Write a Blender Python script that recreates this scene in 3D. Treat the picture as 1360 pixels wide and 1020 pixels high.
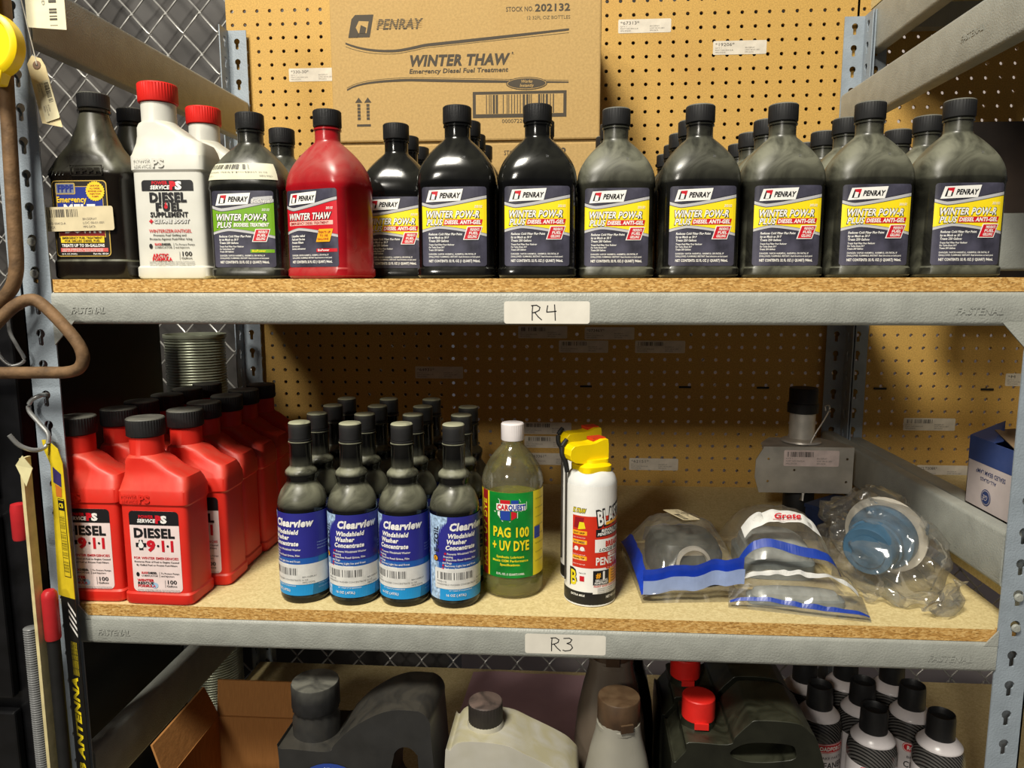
import bpy, bmesh, math, random
from mathutils import Vector, Matrix, noise
from mathutils.geometry import tessellate_polygon

for o in list(bpy.data.objects): bpy.data.objects.remove(o)
scene = bpy.context.scene
COL = scene.collection
PI = math.pi

# ------------------------------------------------------------------ levels (metres)
Z4 = 1.5                 # top of the upper shelf board
Z3 = Z4 - 0.4154         # top of the middle shelf board
Z2 = Z4 - 0.828          # top of the lower shelf board
WI = 1.143               # clear width between posts
DEP = 0.613              # rack depth
PEG = 0.625              # front face of pegboard

# ------------------------------------------------------------------ camera
def look(yaw, pitch, roll):
    r = Vector((math.cos(yaw), math.sin(yaw), 0)); f = Vector((-math.sin(yaw), math.cos(yaw), 0)); u = Vector((0, 0, 1))
    f2 = f*math.cos(pitch) - u*math.sin(pitch); u2 = u*math.cos(pitch) + f*math.sin(pitch)
    r3 = r*math.cos(roll) + u2*math.sin(roll); u3 = u2*math.cos(roll) - r*math.sin(roll)
    return r3, u3, f2
cam = bpy.data.cameras.new('camera'); camo = bpy.data.objects.new('camera', cam); COL.objects.link(camo)
r, u, f = look(0.0668688, 0.135802, -0.00152276)
M4 = Matrix((r, u, -f)).transposed().to_4x4(); M4.translation = Vector((0.620136, -0.852449, Z4 - 0.0075919))
camo.matrix_world = M4
cam.sensor_width = 36; cam.lens = 962.597/1360*36; cam.clip_start = 0.02
scene.camera = camo

# ------------------------------------------------------------------ world, lamps, exposure
world = bpy.data.worlds.new('room_ambient'); scene.world = world; world.use_nodes = True
world.node_tree.nodes['Background'].inputs[0].default_value = (0.80, 0.78, 0.86, 1)
world.node_tree.nodes['Background'].inputs[1].default_value = 0.078
def area(name, loc, target, sx, sy, power, col):
    l = bpy.data.lights.new(name, 'AREA'); l.shape = 'RECTANGLE'; l.size = sx; l.size_y = sy; l.energy = power; l.color = col
    o = bpy.data.objects.new(name, l); COL.objects.link(o); o.location = loc
    o.rotation_euler = (Vector(target)-Vector(loc)).to_track_quat('-Z', 'Y').to_euler()
    return o
area('ceiling_lamp_near_offscreen', (-0.08, -1.42, Z4+2.0), (0.5, 0.1, Z4), 0.72, 0.55, 112, (1.0, 0.95, 0.83))
area('ceiling_lamp_far_offscreen', (-1.15, -4.6, Z4+1.9), (0.5, 0.3, Z4), 0.50, 0.40, 84, (1.0, 0.94, 0.83))
vs = scene.view_settings
vs.view_transform = 'Standard'; vs.look = 'None'; vs.gamma = 1.0; vs.exposure = 0.0; vs.use_curve_mapping = False

# ------------------------------------------------------------------ materials
def s2l(c): return tuple((x/12.92 if x <= .04045 else ((x+.055)/1.055)**2.4) for x in c)
def hx(h): return s2l(tuple(int(h[i:i+2], 16)/255 for i in (0, 2, 4)))
MATS = {}
def M(name, color, rough=0.5, metal=0.0, var=0.06, nscale=60, bump=0.0, bscale=300, dust=0.0, dustcol='77766a', spec=0.5, streak=0.0, coat=0.0, trans=0.0, ior=1.45, stretch=None, dirt=None):
    """node material: colour with a little noise, optional bump, optional dust settled on upward faces, optional dirt patches"""
    if name in MATS: return MATS[name]
    m = bpy.data.materials.new(name); m.use_nodes = True; nt = m.node_tree; N = nt.nodes; L = nt.links
    b = N['Principled BSDF']; c = hx(color) if isinstance(color, str) else color
    b.inputs['Roughness'].default_value = rough; b.inputs['Metallic'].default_value = metal
    b.inputs['Specular IOR Level'].default_value = spec; b.inputs['Coat Weight'].default_value = coat
    b.inputs['Transmission Weight'].default_value = trans; b.inputs['IOR'].default_value = ior
    tc = N.new('ShaderNodeTexCoord'); vec = tc.outputs['Object']
    if stretch:
        mp = N.new('ShaderNodeMapping'); mp.inputs['Scale'].default_value = stretch; L.new(vec, mp.inputs[0]); vec = mp.outputs[0]
    nz = N.new('ShaderNodeTexNoise'); nz.inputs['Scale'].default_value = nscale; nz.inputs['Detail'].default_value = 4; L.new(vec, nz.inputs['Vector'])
    rp = N.new('ShaderNodeValToRGB'); rp.color_ramp.elements[0].position = .3; rp.color_ramp.elements[1].position = .7
    lo = tuple(max(0, x*(1-var*2)) for x in c); hi = tuple(min(1, x*(1+var*2)) for x in c)
    rp.color_ramp.elements[0].color = (*lo, 1); rp.color_ramp.elements[1].color = (*hi, 1)
    L.new(nz.outputs['Fac'], rp.inputs[0]); colout = rp.outputs[0]; roughout = None
    if dirt:
        dcol, dscale, dlo, dhi, damt = dirt
        n3 = N.new('ShaderNodeTexNoise'); n3.inputs['Scale'].default_value = dscale; n3.inputs['Detail'].default_value = 6; L.new(tc.outputs['Object'], n3.inputs['Vector'])
        mr = N.new('ShaderNodeMapRange'); mr.inputs[1].default_value = dlo; mr.inputs[2].default_value = dhi; mr.inputs[3].default_value = 0; mr.inputs[4].default_value = damt
        L.new(n3.outputs['Fac'], mr.inputs[0])
        mx = N.new('ShaderNodeMixRGB'); mx.inputs[2].default_value = (*hx(dcol), 1); L.new(mr.outputs[0], mx.inputs[0]); L.new(colout, mx.inputs[1]); colout = mx.outputs[0]
    if dust > 0:
        g = N.new('ShaderNodeNewGeometry'); sp = N.new('ShaderNodeSeparateXYZ'); L.new(g.outputs['Normal'], sp.inputs[0])
        mr = N.new('ShaderNodeMapRange'); mr.inputs[1].default_value = -0.05; mr.inputs[2].default_value = 0.55; mr.inputs[3].default_value = streak; mr.inputs[4].default_value = 1.0; L.new(sp.outputs['Z'], mr.inputs[0])
        n2 = N.new('ShaderNodeTexNoise'); n2.inputs['Scale'].default_value = 26; n2.inputs['Detail'].default_value = 7; n2.inputs['Distortion'].default_value = 1.2; L.new(tc.outputs['Object'], n2.inputs['Vector'])
        m2 = N.new('ShaderNodeMapRange'); m2.inputs[1].default_value = 0.33; m2.inputs[2].default_value = 0.6; m2.inputs[3].default_value = 0.16; m2.inputs[4].default_value = 1.0; L.new(n2.outputs['Fac'], m2.inputs[0])
        mu = N.new('ShaderNodeMath'); mu.operation = 'MULTIPLY'; L.new(mr.outputs[0], mu.inputs[0]); L.new(m2.outputs[0], mu.inputs[1])
        mu2 = N.new('ShaderNodeMath'); mu2.operation = 'MULTIPLY'; mu2.inputs[1].default_value = dust; mu2.use_clamp = True; L.new(mu.outputs[0], mu2.inputs[0])
        mx = N.new('ShaderNodeMixRGB'); mx.inputs[2].default_value = (*hx(dustcol), 1); L.new(mu2.outputs[0], mx.inputs[0]); L.new(colout, mx.inputs[1]); colout = mx.outputs[0]
        rr = N.new('ShaderNodeMapRange'); rr.inputs[3].default_value = rough; rr.inputs[4].default_value = 0.62; L.new(mu2.outputs[0], rr.inputs[0]); L.new(rr.outputs[0], b.inputs['Roughness'])
    L.new(colout, b.inputs['Base Color'])
    if bump > 0:
        n4 = N.new('ShaderNodeTexNoise'); n4.inputs['Scale'].default_value = bscale; n4.inputs['Detail'].default_value = 3; L.new(vec, n4.inputs['Vector'])
        bp = N.new('ShaderNodeBump'); bp.inputs['Strength'].default_value = bump; bp.inputs['Distance'].default_value = 0.002; L.new(n4.outputs['Fac'], bp.inputs['Height']); L.new(bp.outputs[0], b.inputs['Normal'])
    MATS[name] = m
    return m
def INK(color, rough=0.45): return M('ink_'+color, color, rough, var=0.02)
def film(name, tint, opacity, rough=0.12, gloss=0.5):
    """thin clear plastic: mostly transparent, some haze, glossy by facing angle"""
    if name in MATS: return MATS[name]
    m = bpy.data.materials.new(name); m.use_nodes = True; nt = m.node_tree; N = nt.nodes; L = nt.links
    N.remove(N['Principled BSDF']); out = N['Material Output']
    t = N.new('ShaderNodeBsdfTransparent'); d = N.new('ShaderNodeBsdfDiffuse'); g = N.new('ShaderNodeBsdfGlossy')
    d.inputs[0].default_value = (*hx(tint), 1); g.inputs['Roughness'].default_value = rough
    tc = N.new('ShaderNodeTexCoord'); nz = N.new('ShaderNodeTexNoise'); nz.inputs['Scale'].default_value = 40; nz.inputs['Detail'].default_value = 3
    L.new(tc.outputs['Object'], nz.inputs['Vector'])
    mr = N.new('ShaderNodeMapRange'); mr.inputs[1].default_value = .35; mr.inputs[2].default_value = .75; mr.inputs[3].default_value = opacity*.6; mr.inputs[4].default_value = opacity*1.5; L.new(nz.outputs['Fac'], mr.inputs[0])
    m1 = N.new('ShaderNodeMixShader'); L.new(mr.outputs[0], m1.inputs[0]); L.new(t.outputs[0], m1.inputs[1]); L.new(d.outputs[0], m1.inputs[2])
    lw = N.new('ShaderNodeLayerWeight'); lw.inputs[0].default_value = 0.35
    mm = N.new('ShaderNodeMath'); mm.operation = 'MULTIPLY_ADD'; mm.inputs[1].default_value = gloss; mm.inputs[2].default_value = 0.05; mm.use_clamp = True; L.new(lw.outputs['Fresnel'], mm.inputs[0])
    m2 = N.new('ShaderNodeMixShader'); L.new(mm.outputs[0], m2.inputs[0]); L.new(m1.outputs[0], m2.inputs[1]); L.new(g.outputs[0], m2.inputs[2])
    L.new(m2.outputs[0], out.inputs[0]); MATS[name] = m
    return m
def particle(name, edge):
    m = bpy.data.materials.new(name); m.use_nodes = True; nt = m.node_tree; N = nt.nodes; L = nt.links; b = N['Principled BSDF']
    b.inputs['Roughness'].default_value = 0.75; b.inputs['Specular IOR Level'].default_value = 0.25
    tc = N.new('ShaderNodeTexCoord'); mp = N.new('ShaderNodeMapping'); L.new(tc.outputs['Object'], mp.inputs[0])
    mp.inputs['Scale'].default_value = (1, 1, 2.2) if edge else (1, 1, 1)
    v = N.new('ShaderNodeTexVoronoi'); v.inputs['Scale'].default_value = 260 if edge else 420; L.new(mp.outputs[0], v.inputs['Vector'])
    n = N.new('ShaderNodeTexNoise'); n.inputs['Scale'].default_value = 240 if edge else 120; n.inputs['Detail'].default_value = 5; L.new(mp.outputs[0], n.inputs['Vector'])
    rp = N.new('ShaderNodeValToRGB'); e = rp.color_ramp.elements
    if edge:
        e[0].position = .05; e[0].color = (*hx('6e4c22'), 1); e[1].position = .9; e[1].color = (*hx('e2c182'), 1)
        x = e.new(.4); x.color = (*hx('b88a48'), 1)
        x = e.new(.62); x.color = (*hx('cfa562'), 1)
    else:
        e[0].position = .15; e[0].color = (*hx('bda873'), 1); e[1].position = .85; e[1].color = (*hx('dccb98'), 1)
    sep = N.new('ShaderNodeSeparateColor'); L.new(v.outputs['Color'], sep.inputs[0])
    mx = N.new('ShaderNodeMixRGB'); mx.inputs[0].default_value = .55; L.new(sep.outputs[0], mx.inputs[1]); L.new(n.outputs['Fac'], mx.inputs[2])
    L.new(mx.outputs[0], rp.inputs[0]); col = rp.outputs[0]
    if not edge:
        n2 = N.new('ShaderNodeTexNoise'); n2.inputs['Scale'].default_value = 7; n2.inputs['Detail'].default_value = 6; L.new(tc.outputs['Object'], n2.inputs['Vector'])
        mr = N.new('ShaderNodeMapRange'); mr.inputs[1].default_value = .55; mr.inputs[2].default_value = .8; mr.inputs[4].default_value = .45; L.new(n2.outputs['Fac'], mr.inputs[0])
        m2 = N.new('ShaderNodeMixRGB'); m2.inputs[2].default_value = (*hx('8f7a52'), 1); L.new(mr.outputs[0], m2.inputs[0]); L.new(col, m2.inputs[1]); col = m2.outputs[0]
    L.new(col, b.inputs['Base Color'])
    bp = N.new('ShaderNodeBump'); bp.inputs['Strength'].default_value = .6 if edge else .12; bp.inputs['Distance'].default_value = .002; L.new(mx.outputs[0], bp.inputs['Height']); L.new(bp.outputs[0], b.inputs['Normal'])
    MATS[name] = m
    return m

paint = M('grey_paint', '979992', 0.42, var=0.05, nscale=40, bump=0.35, bscale=420, dirt=('6f706c', 9, .58, .8, .35))
paint_blue = M('blue_grey_paint', '909aa3', 0.42, var=0.05, nscale=40, bump=0.3, bscale=420, dirt=('66686c', 9, .6, .8, .3))
paint_dark = paint
board_top = particle('particle_board_top', False); board_edge = particle('particle_board_edge', True)
pegm = M('hardboard', 'bf9850', 0.62, var=0.10, nscale=420, dirt=('8d5a2b', 3.2, .52, .85, .35), spec=0.3)
steel = M('galvanised_wire', 'b5b3ae', 0.4, metal=0.5, var=0.12, nscale=90)
tarp = M('black_plastic_sheet', '3a3735', 0.55, var=0.3, nscale=6, bump=0.6, bscale=5)
blackmetal = M('black_cabinet_paint', '0e0e10', 0.35, var=0.25, nscale=30)
cardboard = M('cardboard', 'b39460', 0.8, var=0.05, nscale=260, bump=0.15, bscale=500, dirt=('a27c43', 5, .5, .8, .3), spec=0.2)
blackcap = M('black_cap_plastic', '1b1b1c', 0.5, var=0.1, nscale=90, bump=0.1, bscale=500)
blackcap_d = M('dusty_black_cap', '202021', 0.55, var=0.1, nscale=90, dust=0.75, dustcol='75746a')
blk = M('black_bottle_gloss', '0b0b0b', 0.13, var=0.1, dust=0.14, dustcol='5a5a4d')
blk_d = M('black_bottle_dusty', '0d0d0c', 0.2, var=0.1, dust=0.95, dustcol='74746338'[:6], streak=0.14)
blk_m = M('black_bottle_part_dusty', '0c0c0c', 0.16, var=0.1, dust=0.55, dustcol='6d6d5e', streak=0.05)
redp = M('red_plastic', 'd8281c', 0.42, var=0.04, nscale=20, dust=0.35, dustcol='9d6a55', streak=0.02)
redb = M('red_bottle_plastic', '9c0b18', 0.2, var=0.05, dust=0.55, dustcol='a06a60', streak=0.04)
whitep = M('white_plastic', 'cdccc4', 0.45, var=0.03, nscale=30, dust=0.5, dustcol='a8a48a', streak=0.05)
redcap = M('red_cap_plastic', 'd2231c', 0.45, var=0.04)
whitecap = M('white_cap_plastic', 'e6dfdf', 0.45, var=0.03)
paper = M('white_sticker', 'd9d4c8', 0.6, var=0.03, nscale=40)
manila = M('manila_card', 'd8c79a', 0.7, var=0.05, nscale=40)
rust = M('rusty_iron', '6b5238', 0.7, metal=0.2, var=0.2, nscale=70, bump=0.4, bscale=160, dirt=('8a6a48', 25, .45, .7, .6))
alum = M('brushed_aluminium', 'bdb8ae', 0.42, metal=0.45, var=0.1, nscale=25, bump=0.08, bscale=90, dirt=('77736a', 14, .55, .75, .5))
rubber = M('black_rubber', '131313', 0.6, var=0.15)
yellowp = M('yellow_plastic', 'f2d000', 0.4, var=0.02)

# ------------------------------------------------------------------ mesh helpers
def mk(name, V, F, mats, parent=None, smooth=None, mi=None, loc=None):
    me = bpy.data.meshes.new(name); me.from_pydata([tuple(v) for v in V], [], F)
    if not isinstance(mats, (list, tuple)): mats = [mats]
    for m in mats: me.materials.append(m)
    if mi: me.polygons.foreach_set('material_index', mi)
    if smooth is not None:
        me.polygons.foreach_set('use_smooth', [True]*len(me.polygons)); me.set_sharp_from_angle(angle=math.radians(smooth))
    me.update()
    o = bpy.data.objects.new(name, me); COL.objects.link(o)
    if parent: o.parent = parent
    if loc: o.location = loc
    return o
def join(*parts):
    V = []; F = []
    for v, f in parts:
        k = len(V); V += list(v); F += [[i+k for i in q] for q in f]
    return V, F
def box(x0, y0, z0, x1, y1, z1):
    V = [(x0,y0,z0),(x1,y0,z0),(x1,y1,z0),(x0,y1,z0),(x0,y0,z1),(x1,y0,z1),(x1,y1,z1),(x0,y1,z1)]
    return V, [[0,3,2,1],[4,5,6,7],[0,1,5,4],[1,2,6,5],[2,3,7,6],[3,0,4,7]]
def loft(rings, cap0=True, cap1=True):
    n = len(rings[0]); V = [p for r_ in rings for p in r_]; F = []
    for k in range(len(rings)-1):
        for i in range(n):
            j = (i+1) % n; F.append([k*n+i, k*n+j, (k+1)*n+j, (k+1)*n+i])
    if cap0: F.append(list(range(n))[::-1])
    if cap1: F.append([(len(rings)-1)*n+i for i in range(n)])
    return V, F
def sup(w, d, n, z, cx=0, cy=0, N=40):
    P = []
    for i in range(N):
        a = 2*PI*(i+.5)/N; c = math.cos(a); s = math.sin(a)
        P.append((cx+w*math.copysign(abs(c)**(2/n), c), cy+d*math.copysign(abs(s)**(2/n), s), z))
    return P
def lathe(prof, N=32, cx=0, cy=0, cap0=True, cap1=True):
    return loft([[(cx+r_*math.cos(2*PI*i/N), cy+r_*math.sin(2*PI*i/N), z) for i in range(N)] for r_, z in prof], cap0, cap1)
def tube(path, rad, N=8, cap=True):
    P = [Vector(p) for p in path]; rings = []; up = Vector((0.13, 0.2, 0.97))
    for i, p in enumerate(P):
        t = (P[min(i+1, len(P)-1)]-P[max(i-1, 0)]).normalized()
        a = t.cross(up)
        if a.length < .2: a = t.cross(Vector((1, 0.1, 0)))
        a.normalize(); b = t.cross(a)
        rr = rad[i] if isinstance(rad, (list, tuple)) else rad
        rings.append([p+a*rr*math.cos(2*PI*k/N)+b*rr*math.sin(2*PI*k/N) for k in range(N)])
    V, F = loft(rings, cap, cap)
    return V, F
def smoothpath(pts, sub=5):
    P = [Vector(p) for p in pts]; out = []
    for i in range(len(P)-1):
        p0 = P[max(i-1, 0)]; p1 = P[i]; p2 = P[i+1]; p3 = P[min(i+2, len(P)-1)]
        for k in range(sub):
            t = k/sub
            out.append(0.5*((2*p1)+(p2-p0)*t+(2*p0-5*p1+4*p2-p3)*t*t+(3*p1-p0-3*p2+p3)*t**3))
    out.append(P[-1]); return out
def tess(outer, holes=()):
    allp = list(outer)
    for h in holes: allp += list(h)
    tr = tessellate_polygon([[Vector((p[0], p[1], 0)) for p in outer]] + [[Vector((p[0], p[1], 0)) for p in h] for h in holes])
    F = []
    for t in tr:
        a, b, c = [allp[i] for i in t]
        F.append(list(t) if (b[0]-a[0])*(c[1]-a[1])-(b[1]-a[1])*(c[0]-a[0]) > 0 else list(t)[::-1])
    return allp, F
def plate(outer, holes, t, mp):
    """flat plate with holes; 2D outline CCW, mp(u, v, w) -> xyz, w runs 0..t (0 = front, front normal towards -w)"""
    P, F = tess(outer, holes); n = len(P)
    V = [mp(p[0], p[1], 0) for p in P] + [mp(p[0], p[1], t) for p in P]
    FF = [list(q) for q in F] + [[i+n for i in q][::-1] for q in F]
    k = 0
    for loop, sgn in [(outer, 1)] + [(h, -1) for h in holes]:
        m = len(loop); area2 = sum(loop[i][0]*loop[(i+1) % m][1]-loop[(i+1) % m][0]*loop[i][1] for i in range(m))
        for i in range(m):
            a, b = k+i, k+(i+1) % m
            FF.append([b, a, a+n, b+n] if (area2 > 0) == (sgn > 0) else [a, b, b+n, a+n])
        k += m
    return V, FF
def bev(o, w, seg=2, ang=35):
    m = o.modifiers.new('bevel', 'BEVEL'); m.width = w; m.segments = seg; m.limit_method = 'ANGLE'; m.angle_limit = math.radians(ang)
    return o
def tag(o, label, cat, group=None, kind=None):
    o['label'] = label; o['category'] = cat
    if group: o['group'] = group
    if kind: o['kind'] = kind
    return o
def struct(o): o['kind'] = 'structure'; return o
def thing(name, label, cat, loc, rz=0, group=None):
    o = bpy.data.objects.new(name, None); COL.objects.link(o); o.location = loc; o.rotation_euler = (0, 0, rz); o.empty_display_size = .02
    return tag(o, label, cat, group)
def dup(root, loc, rz, label, group=None, swap=None):
    r_ = root.copy(); COL.objects.link(r_); r_.location = loc; r_.rotation_euler = (0, 0, rz); r_['label'] = label
    if group: r_['group'] = group
    kids = [c for c in bpy.data.objects if c.parent == root]
    for ch in kids:
        c = ch.copy(); COL.objects.link(c); c.parent = r_
        for g in [c2 for c2 in bpy.data.objects if c2.parent == ch]:
            d = g.copy(); COL.objects.link(d); d.parent = c
    if swap: reskin(r_, swap)
    return r_
def reskin(root, swap):
    """give the parts named in swap another material (object-level slot, mesh stays shared)"""
    for ch in [c for c in bpy.data.objects if c.parent == root]:
        k = ch.name.split('.')[0]
        if k in swap:
            ch.material_slots[0].link = 'OBJECT'; ch.material_slots[0].material = swap[k]

# ------------------------------------------------------------------ flat print (lettering, logos) as thin geometry
GL = {}
def glyph(ch, bold):
    k = (ch, bold)
    if k in GL: return GL[k]
    def mesh(t):
        c = bpy.data.curves.new('g', 'FONT'); c.body = t; c.size = 1; c.resolution_u = 2; c.offset = bold; c.fill_mode = 'FRONT'
        o = bpy.data.objects.new('g', c); me = o.to_mesh()
        V = [(v.co.x, v.co.y) for v in me.vertices]; F = [list(p.vertices) for p in me.polygons]
        o.to_mesh_clear(); bpy.data.objects.remove(o); bpy.data.curves.remove(c)
        return V, F
    V, F = mesh(ch) if ch != ' ' else ([], [])
    adv = max(v[0] for v in mesh(ch+'|')[0]) - max(v[0] for v in mesh('|')[0])
    GL[k] = (V, F, adv)
    return GL[k]
def textmesh(s, bold):
    V = []; F = []; x = 0
    for ch in s:
        v, f_, a = glyph(ch, bold); k = len(V)
        V += [(p[0]+x, p[1]) for p in v]; F += [[i+k for i in q] for q in f_]; x += a + bold*.9
    return V, F, x
class Decal:
    """flat artwork in millimetres mapped on a surface by mp(u, v, n)"""
    def __init__(s, mp): s.mp = mp; s.V = []; s.F = []; s.I = []; s.mats = []
    def add(s, P, F, mat, layer):
        if mat not in s.mats: s.mats.append(mat)
        k = len(s.V); n = .0003 + layer*.00016
        s.V += [s.mp(p[0]/1000, p[1]/1000, n) for p in P]; s.F += [[i+k for i in q] for q in F]; s.I += [s.mats.index(mat)]*len(F)
    def band(s, us, top, bot, mat, layer):
        P = []; F = []
        for i, u_ in enumerate(us):
            P += [(u_, bot(u_)), (u_, top(u_))]
            if i: F.append([2*i-2, 2*i, 2*i+1, 2*i-1])
        s.add(P, F, mat, layer)
    def rect(s, u0, v0, u1, v1, mat, layer, r_=0, n=8):
        us = [u0+(u1-u0)*i/n for i in range(n+1)]
        if r_ > 0:
            us = sorted(set([round(u_, 4) for u_ in us if u0+r_ <= u_ <= u1-r_] + [round(u0+r_*(1-math.cos(a*PI/10)), 4) for a in range(6)] + [round(u1-r_*(1-math.cos(a*PI/10)), 4) for a in range(6)]))
        def ins(u_):
            d = min(u_-u0, u1-u_)
            return 0 if d >= r_ or r_ == 0 else r_-math.sqrt(max(0, r_*r_-(r_-d)**2))
        s.band(us, lambda u_: v1-ins(u_), lambda u_: v0+ins(u_), mat, layer)
    def quad(s, p, mat, layer, n=6):
        P = []; F = []
        for i in range(n+1):
            t = i/n
            P += [(p[0][0]+(p[1][0]-p[0][0])*t, p[0][1]+(p[1][1]-p[0][1])*t), (p[3][0]+(p[2][0]-p[3][0])*t, p[3][1]+(p[2][1]-p[3][1])*t)]
            if i: F.append([2*i-2, 2*i, 2*i+1, 2*i-1])
        s.add(P, F, mat, layer)
    def poly(s, pts, mat, layer):
        P, F = tess(pts); s.add(P, F, mat, layer)
    def disc(s, cu, cv, ru, rv, mat, layer, n=24, star=0):
        P = [(cu, cv)] + [(cu+ru*(1-star*(i % 2))*math.cos(2*PI*i/n), cv+rv*(1-star*(i % 2))*math.sin(2*PI*i/n)) for i in range(n)]
        s.add(P, [[0, i+1, (i+1) % n+1] for i in range(n)], mat, layer)
    def stroke(s, pts, w, mat, layer):
        for a, b in zip(pts, pts[1:]):
            d = Vector((b[0]-a[0], b[1]-a[1])); l = d.length or 1; nx, ny = -d.y/l*w/2, d.x/l*w/2; ex, ey = d.x/l*w*.3, d.y/l*w*.3
            s.add([(a[0]-ex-nx, a[1]-ey-ny), (b[0]+ex-nx, b[1]+ey-ny), (b[0]+ex+nx, b[1]+ey+ny), (a[0]-ex+nx, a[1]-ey+ny)], [[0, 1, 2, 3]], mat, layer)
    def text(s, t, u_, v_, h, mat, layer, w=None, bold=.02, shear=0, align='l', rot=0):
        V, F, x = textmesh(t, bold); k = h/.72; sx = (w/x if w else k)
        off = 0 if align == 'l' else (-x*sx if align == 'r' else -x*sx/2)
        P = []
        for p in V:
            a = p[0]*sx+p[1]*k*shear+off; b = p[1]*k
            if rot: a, b = a*math.cos(rot)-b*math.sin(rot), a*math.sin(rot)+b*math.cos(rot)
            P.append((u_+a, v_+b))
        s.add(P, F, mat, layer)
    def bars(s, u0, v0, u1, v1, mat, layer, seed=1, dens=.5):
        R = random.Random(seed); x = u0
        while x < u1:
            w = R.choice([.5, .5, .9, 1.3])*(u1-u0)/42
            if R.random() < .8: s.rect(x, v0, min(x+w, u1), v1, mat, layer, n=1)
            x += w + R.choice([.5, .8, 1.2])*(u1-u0)/42
    def build(s, name, parent): return mk(name, s.V, s.F, s.mats, parent, mi=s.I)
def onfront(w, d, n, cx=0, cy=0): return lambda u_, v_, k: (cx+u_, cy-d*(max(0, 1-abs(u_/w)**n))**(1/n)-k, v_)
def oncyl(rad): return lambda u_, v_, k: ((rad+k)*math.sin(u_/rad), -(rad+k)*math.cos(u_/rad), v_)
def onplane(o, ux, vx, nn):
    o = Vector(o); ux = Vector(ux); vx = Vector(vx); nn = Vector(nn)
    return lambda u_, v_, k: o+ux*u_+vx*v_+nn*k
kBLK = INK('17171a'); kWHT = INK('e9e7e2'); kRED = INK('c31525'); kYEL = INK('f3d81c'); kSLT = M('label_slate', '3d3c4a', 0.4, var=0.25, nscale=45)
kSIL = INK('b9b8ba', 0.3); kGRY = INK('6a6a6c'); kGRN = INK('6fa01f'); kDRED = INK('8e1420'); kORG = INK('f0a81e'); kBLU = INK('1f3f9a')

# ================================================================== THE SETTING
fl = struct(mk('floor', *box(-3, -6, -.05, 4, 3, 0), M('concrete_floor', '77736d', .7, var=.1, nscale=4)))
wb = struct(mk('wall_back', *box(0.25, 1.75, 0, 3.2, 1.83, 3.0), M('whitewashed_wall', 'ddd2cf', .7, var=.05, nscale=3)))

# chain-link fence: zigzag wires hooked into each other
fence = thing('chain_link_fence', 'silver chain link fence behind the racks and the pegboard', 'fence', (-.75, .69, .35))
A_, B_ = .0365, .0415; nz_ = 48
wm = None
for i in range(68):
    if wm is None:
        path = []
        for k in range(nz_+1):
            x = A_ if k % 2 else 0; s = 1 if k % 2 else -1
            path += [(x-s*.004, -.0022*s, k*B_-.005), (x+s*.0012, .0, k*B_), (x-s*.004, .0022*s, k*B_+.005)]
        w = mk('wire', *tube(path, .0019, 6), steel, fence, smooth=50); wm = w.data
    else:
        w = bpy.data.objects.new('wire', wm); COL.objects.link(w); w.parent = fence
    w.location = (i*A_, 0, 0)
    if i % 2: w.scale = (-1, 1, 1); w.location = ((i+1)*A_, 0, 0)

def sheet(name, x0, z0, x1, z1, y, mat, amp, nx, nzz, seed):
    V = []; F = []
    for j in range(nzz+1):
        for i in range(nx+1):
            x = x0+(x1-x0)*i/nx; z = z0+(z1-z0)*j/nzz
            V.append((x-x0, amp*noise.noise((x*3+seed, z*4, seed))+amp*.6*noise.noise((x*11+seed, z*9, 3)), z-z0))
    n = len(V); V += [(v[0], v[1]+.002, v[2]) for v in V]
    for j in range(nzz):
        for i in range(nx):
            a = j*(nx+1)+i; F.append([a, a+1, a+nx+2, a+nx+1]); F.append([a+n+nx+1, a+n+nx+2, a+n+1, a+n])
    return mk(name, V, F, mat, smooth=80, loc=(x0, y, z0))
tag(sheet('plastic_sheet', -.85, Z4-.03, 1.27, Z4+.62, .735, tarp, .018, 60, 24, 1.7), 'dark grey plastic sheet hung behind the fence above the upper shelf', 'plastic sheet')
tag(sheet('plastic_sheet', -.85, .1, .36, Z4-.05, .77, tarp, .012, 30, 30, 5.1), 'dark plastic sheet hung low behind the fence and the duct', 'plastic sheet')

# pegboards with real holes
def pegboard(x0, x1, z0, z1, label):
    p = .0254; R = .0036; N = 8; V = []; F = []; T = .0045
    nx = int(round((x1-x0)/p)); nzz = int(round((z1-z0)/p))
    hole = [(p/2+R*math.cos(-2*PI*i/N+.3), p/2+R*math.sin(-2*PI*i/N+.3)) for i in range(N)]
    P, T3 = tess([(0, 0), (p, 0), (p, p), (0, p)], [hole]); n = len(P)
    for j in range(nzz):
        for i in range(nx):
            k = len(V)
            V += [(x0+i*p+a, 0, z0+j*p+b) for a, b in P] + [(x0+i*p+a, T, z0+j*p+b) for a, b in P]
            F += [[q+k for q in t] for t in T3] + [[q+k+n for q in t][::-1] for t in T3]
            for q in range(N):
                a, b = k+4+q, k+4+(q+1) % N; F.append([a, a+n, b+n, b])
    return tag(mk('pegboard', V, F, pegm, loc=(0, PEG, 0)), label, 'pegboard')
pegboard(-.045, 1.165, Z3-.06, Z4+.62, 'tan pegboard behind the shelves, between the rack back posts')
pegboard(1.170, 1.86, Z3-.06, Z4+.62, 'tan pegboard right of the rack, behind the neighbouring bay')

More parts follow.
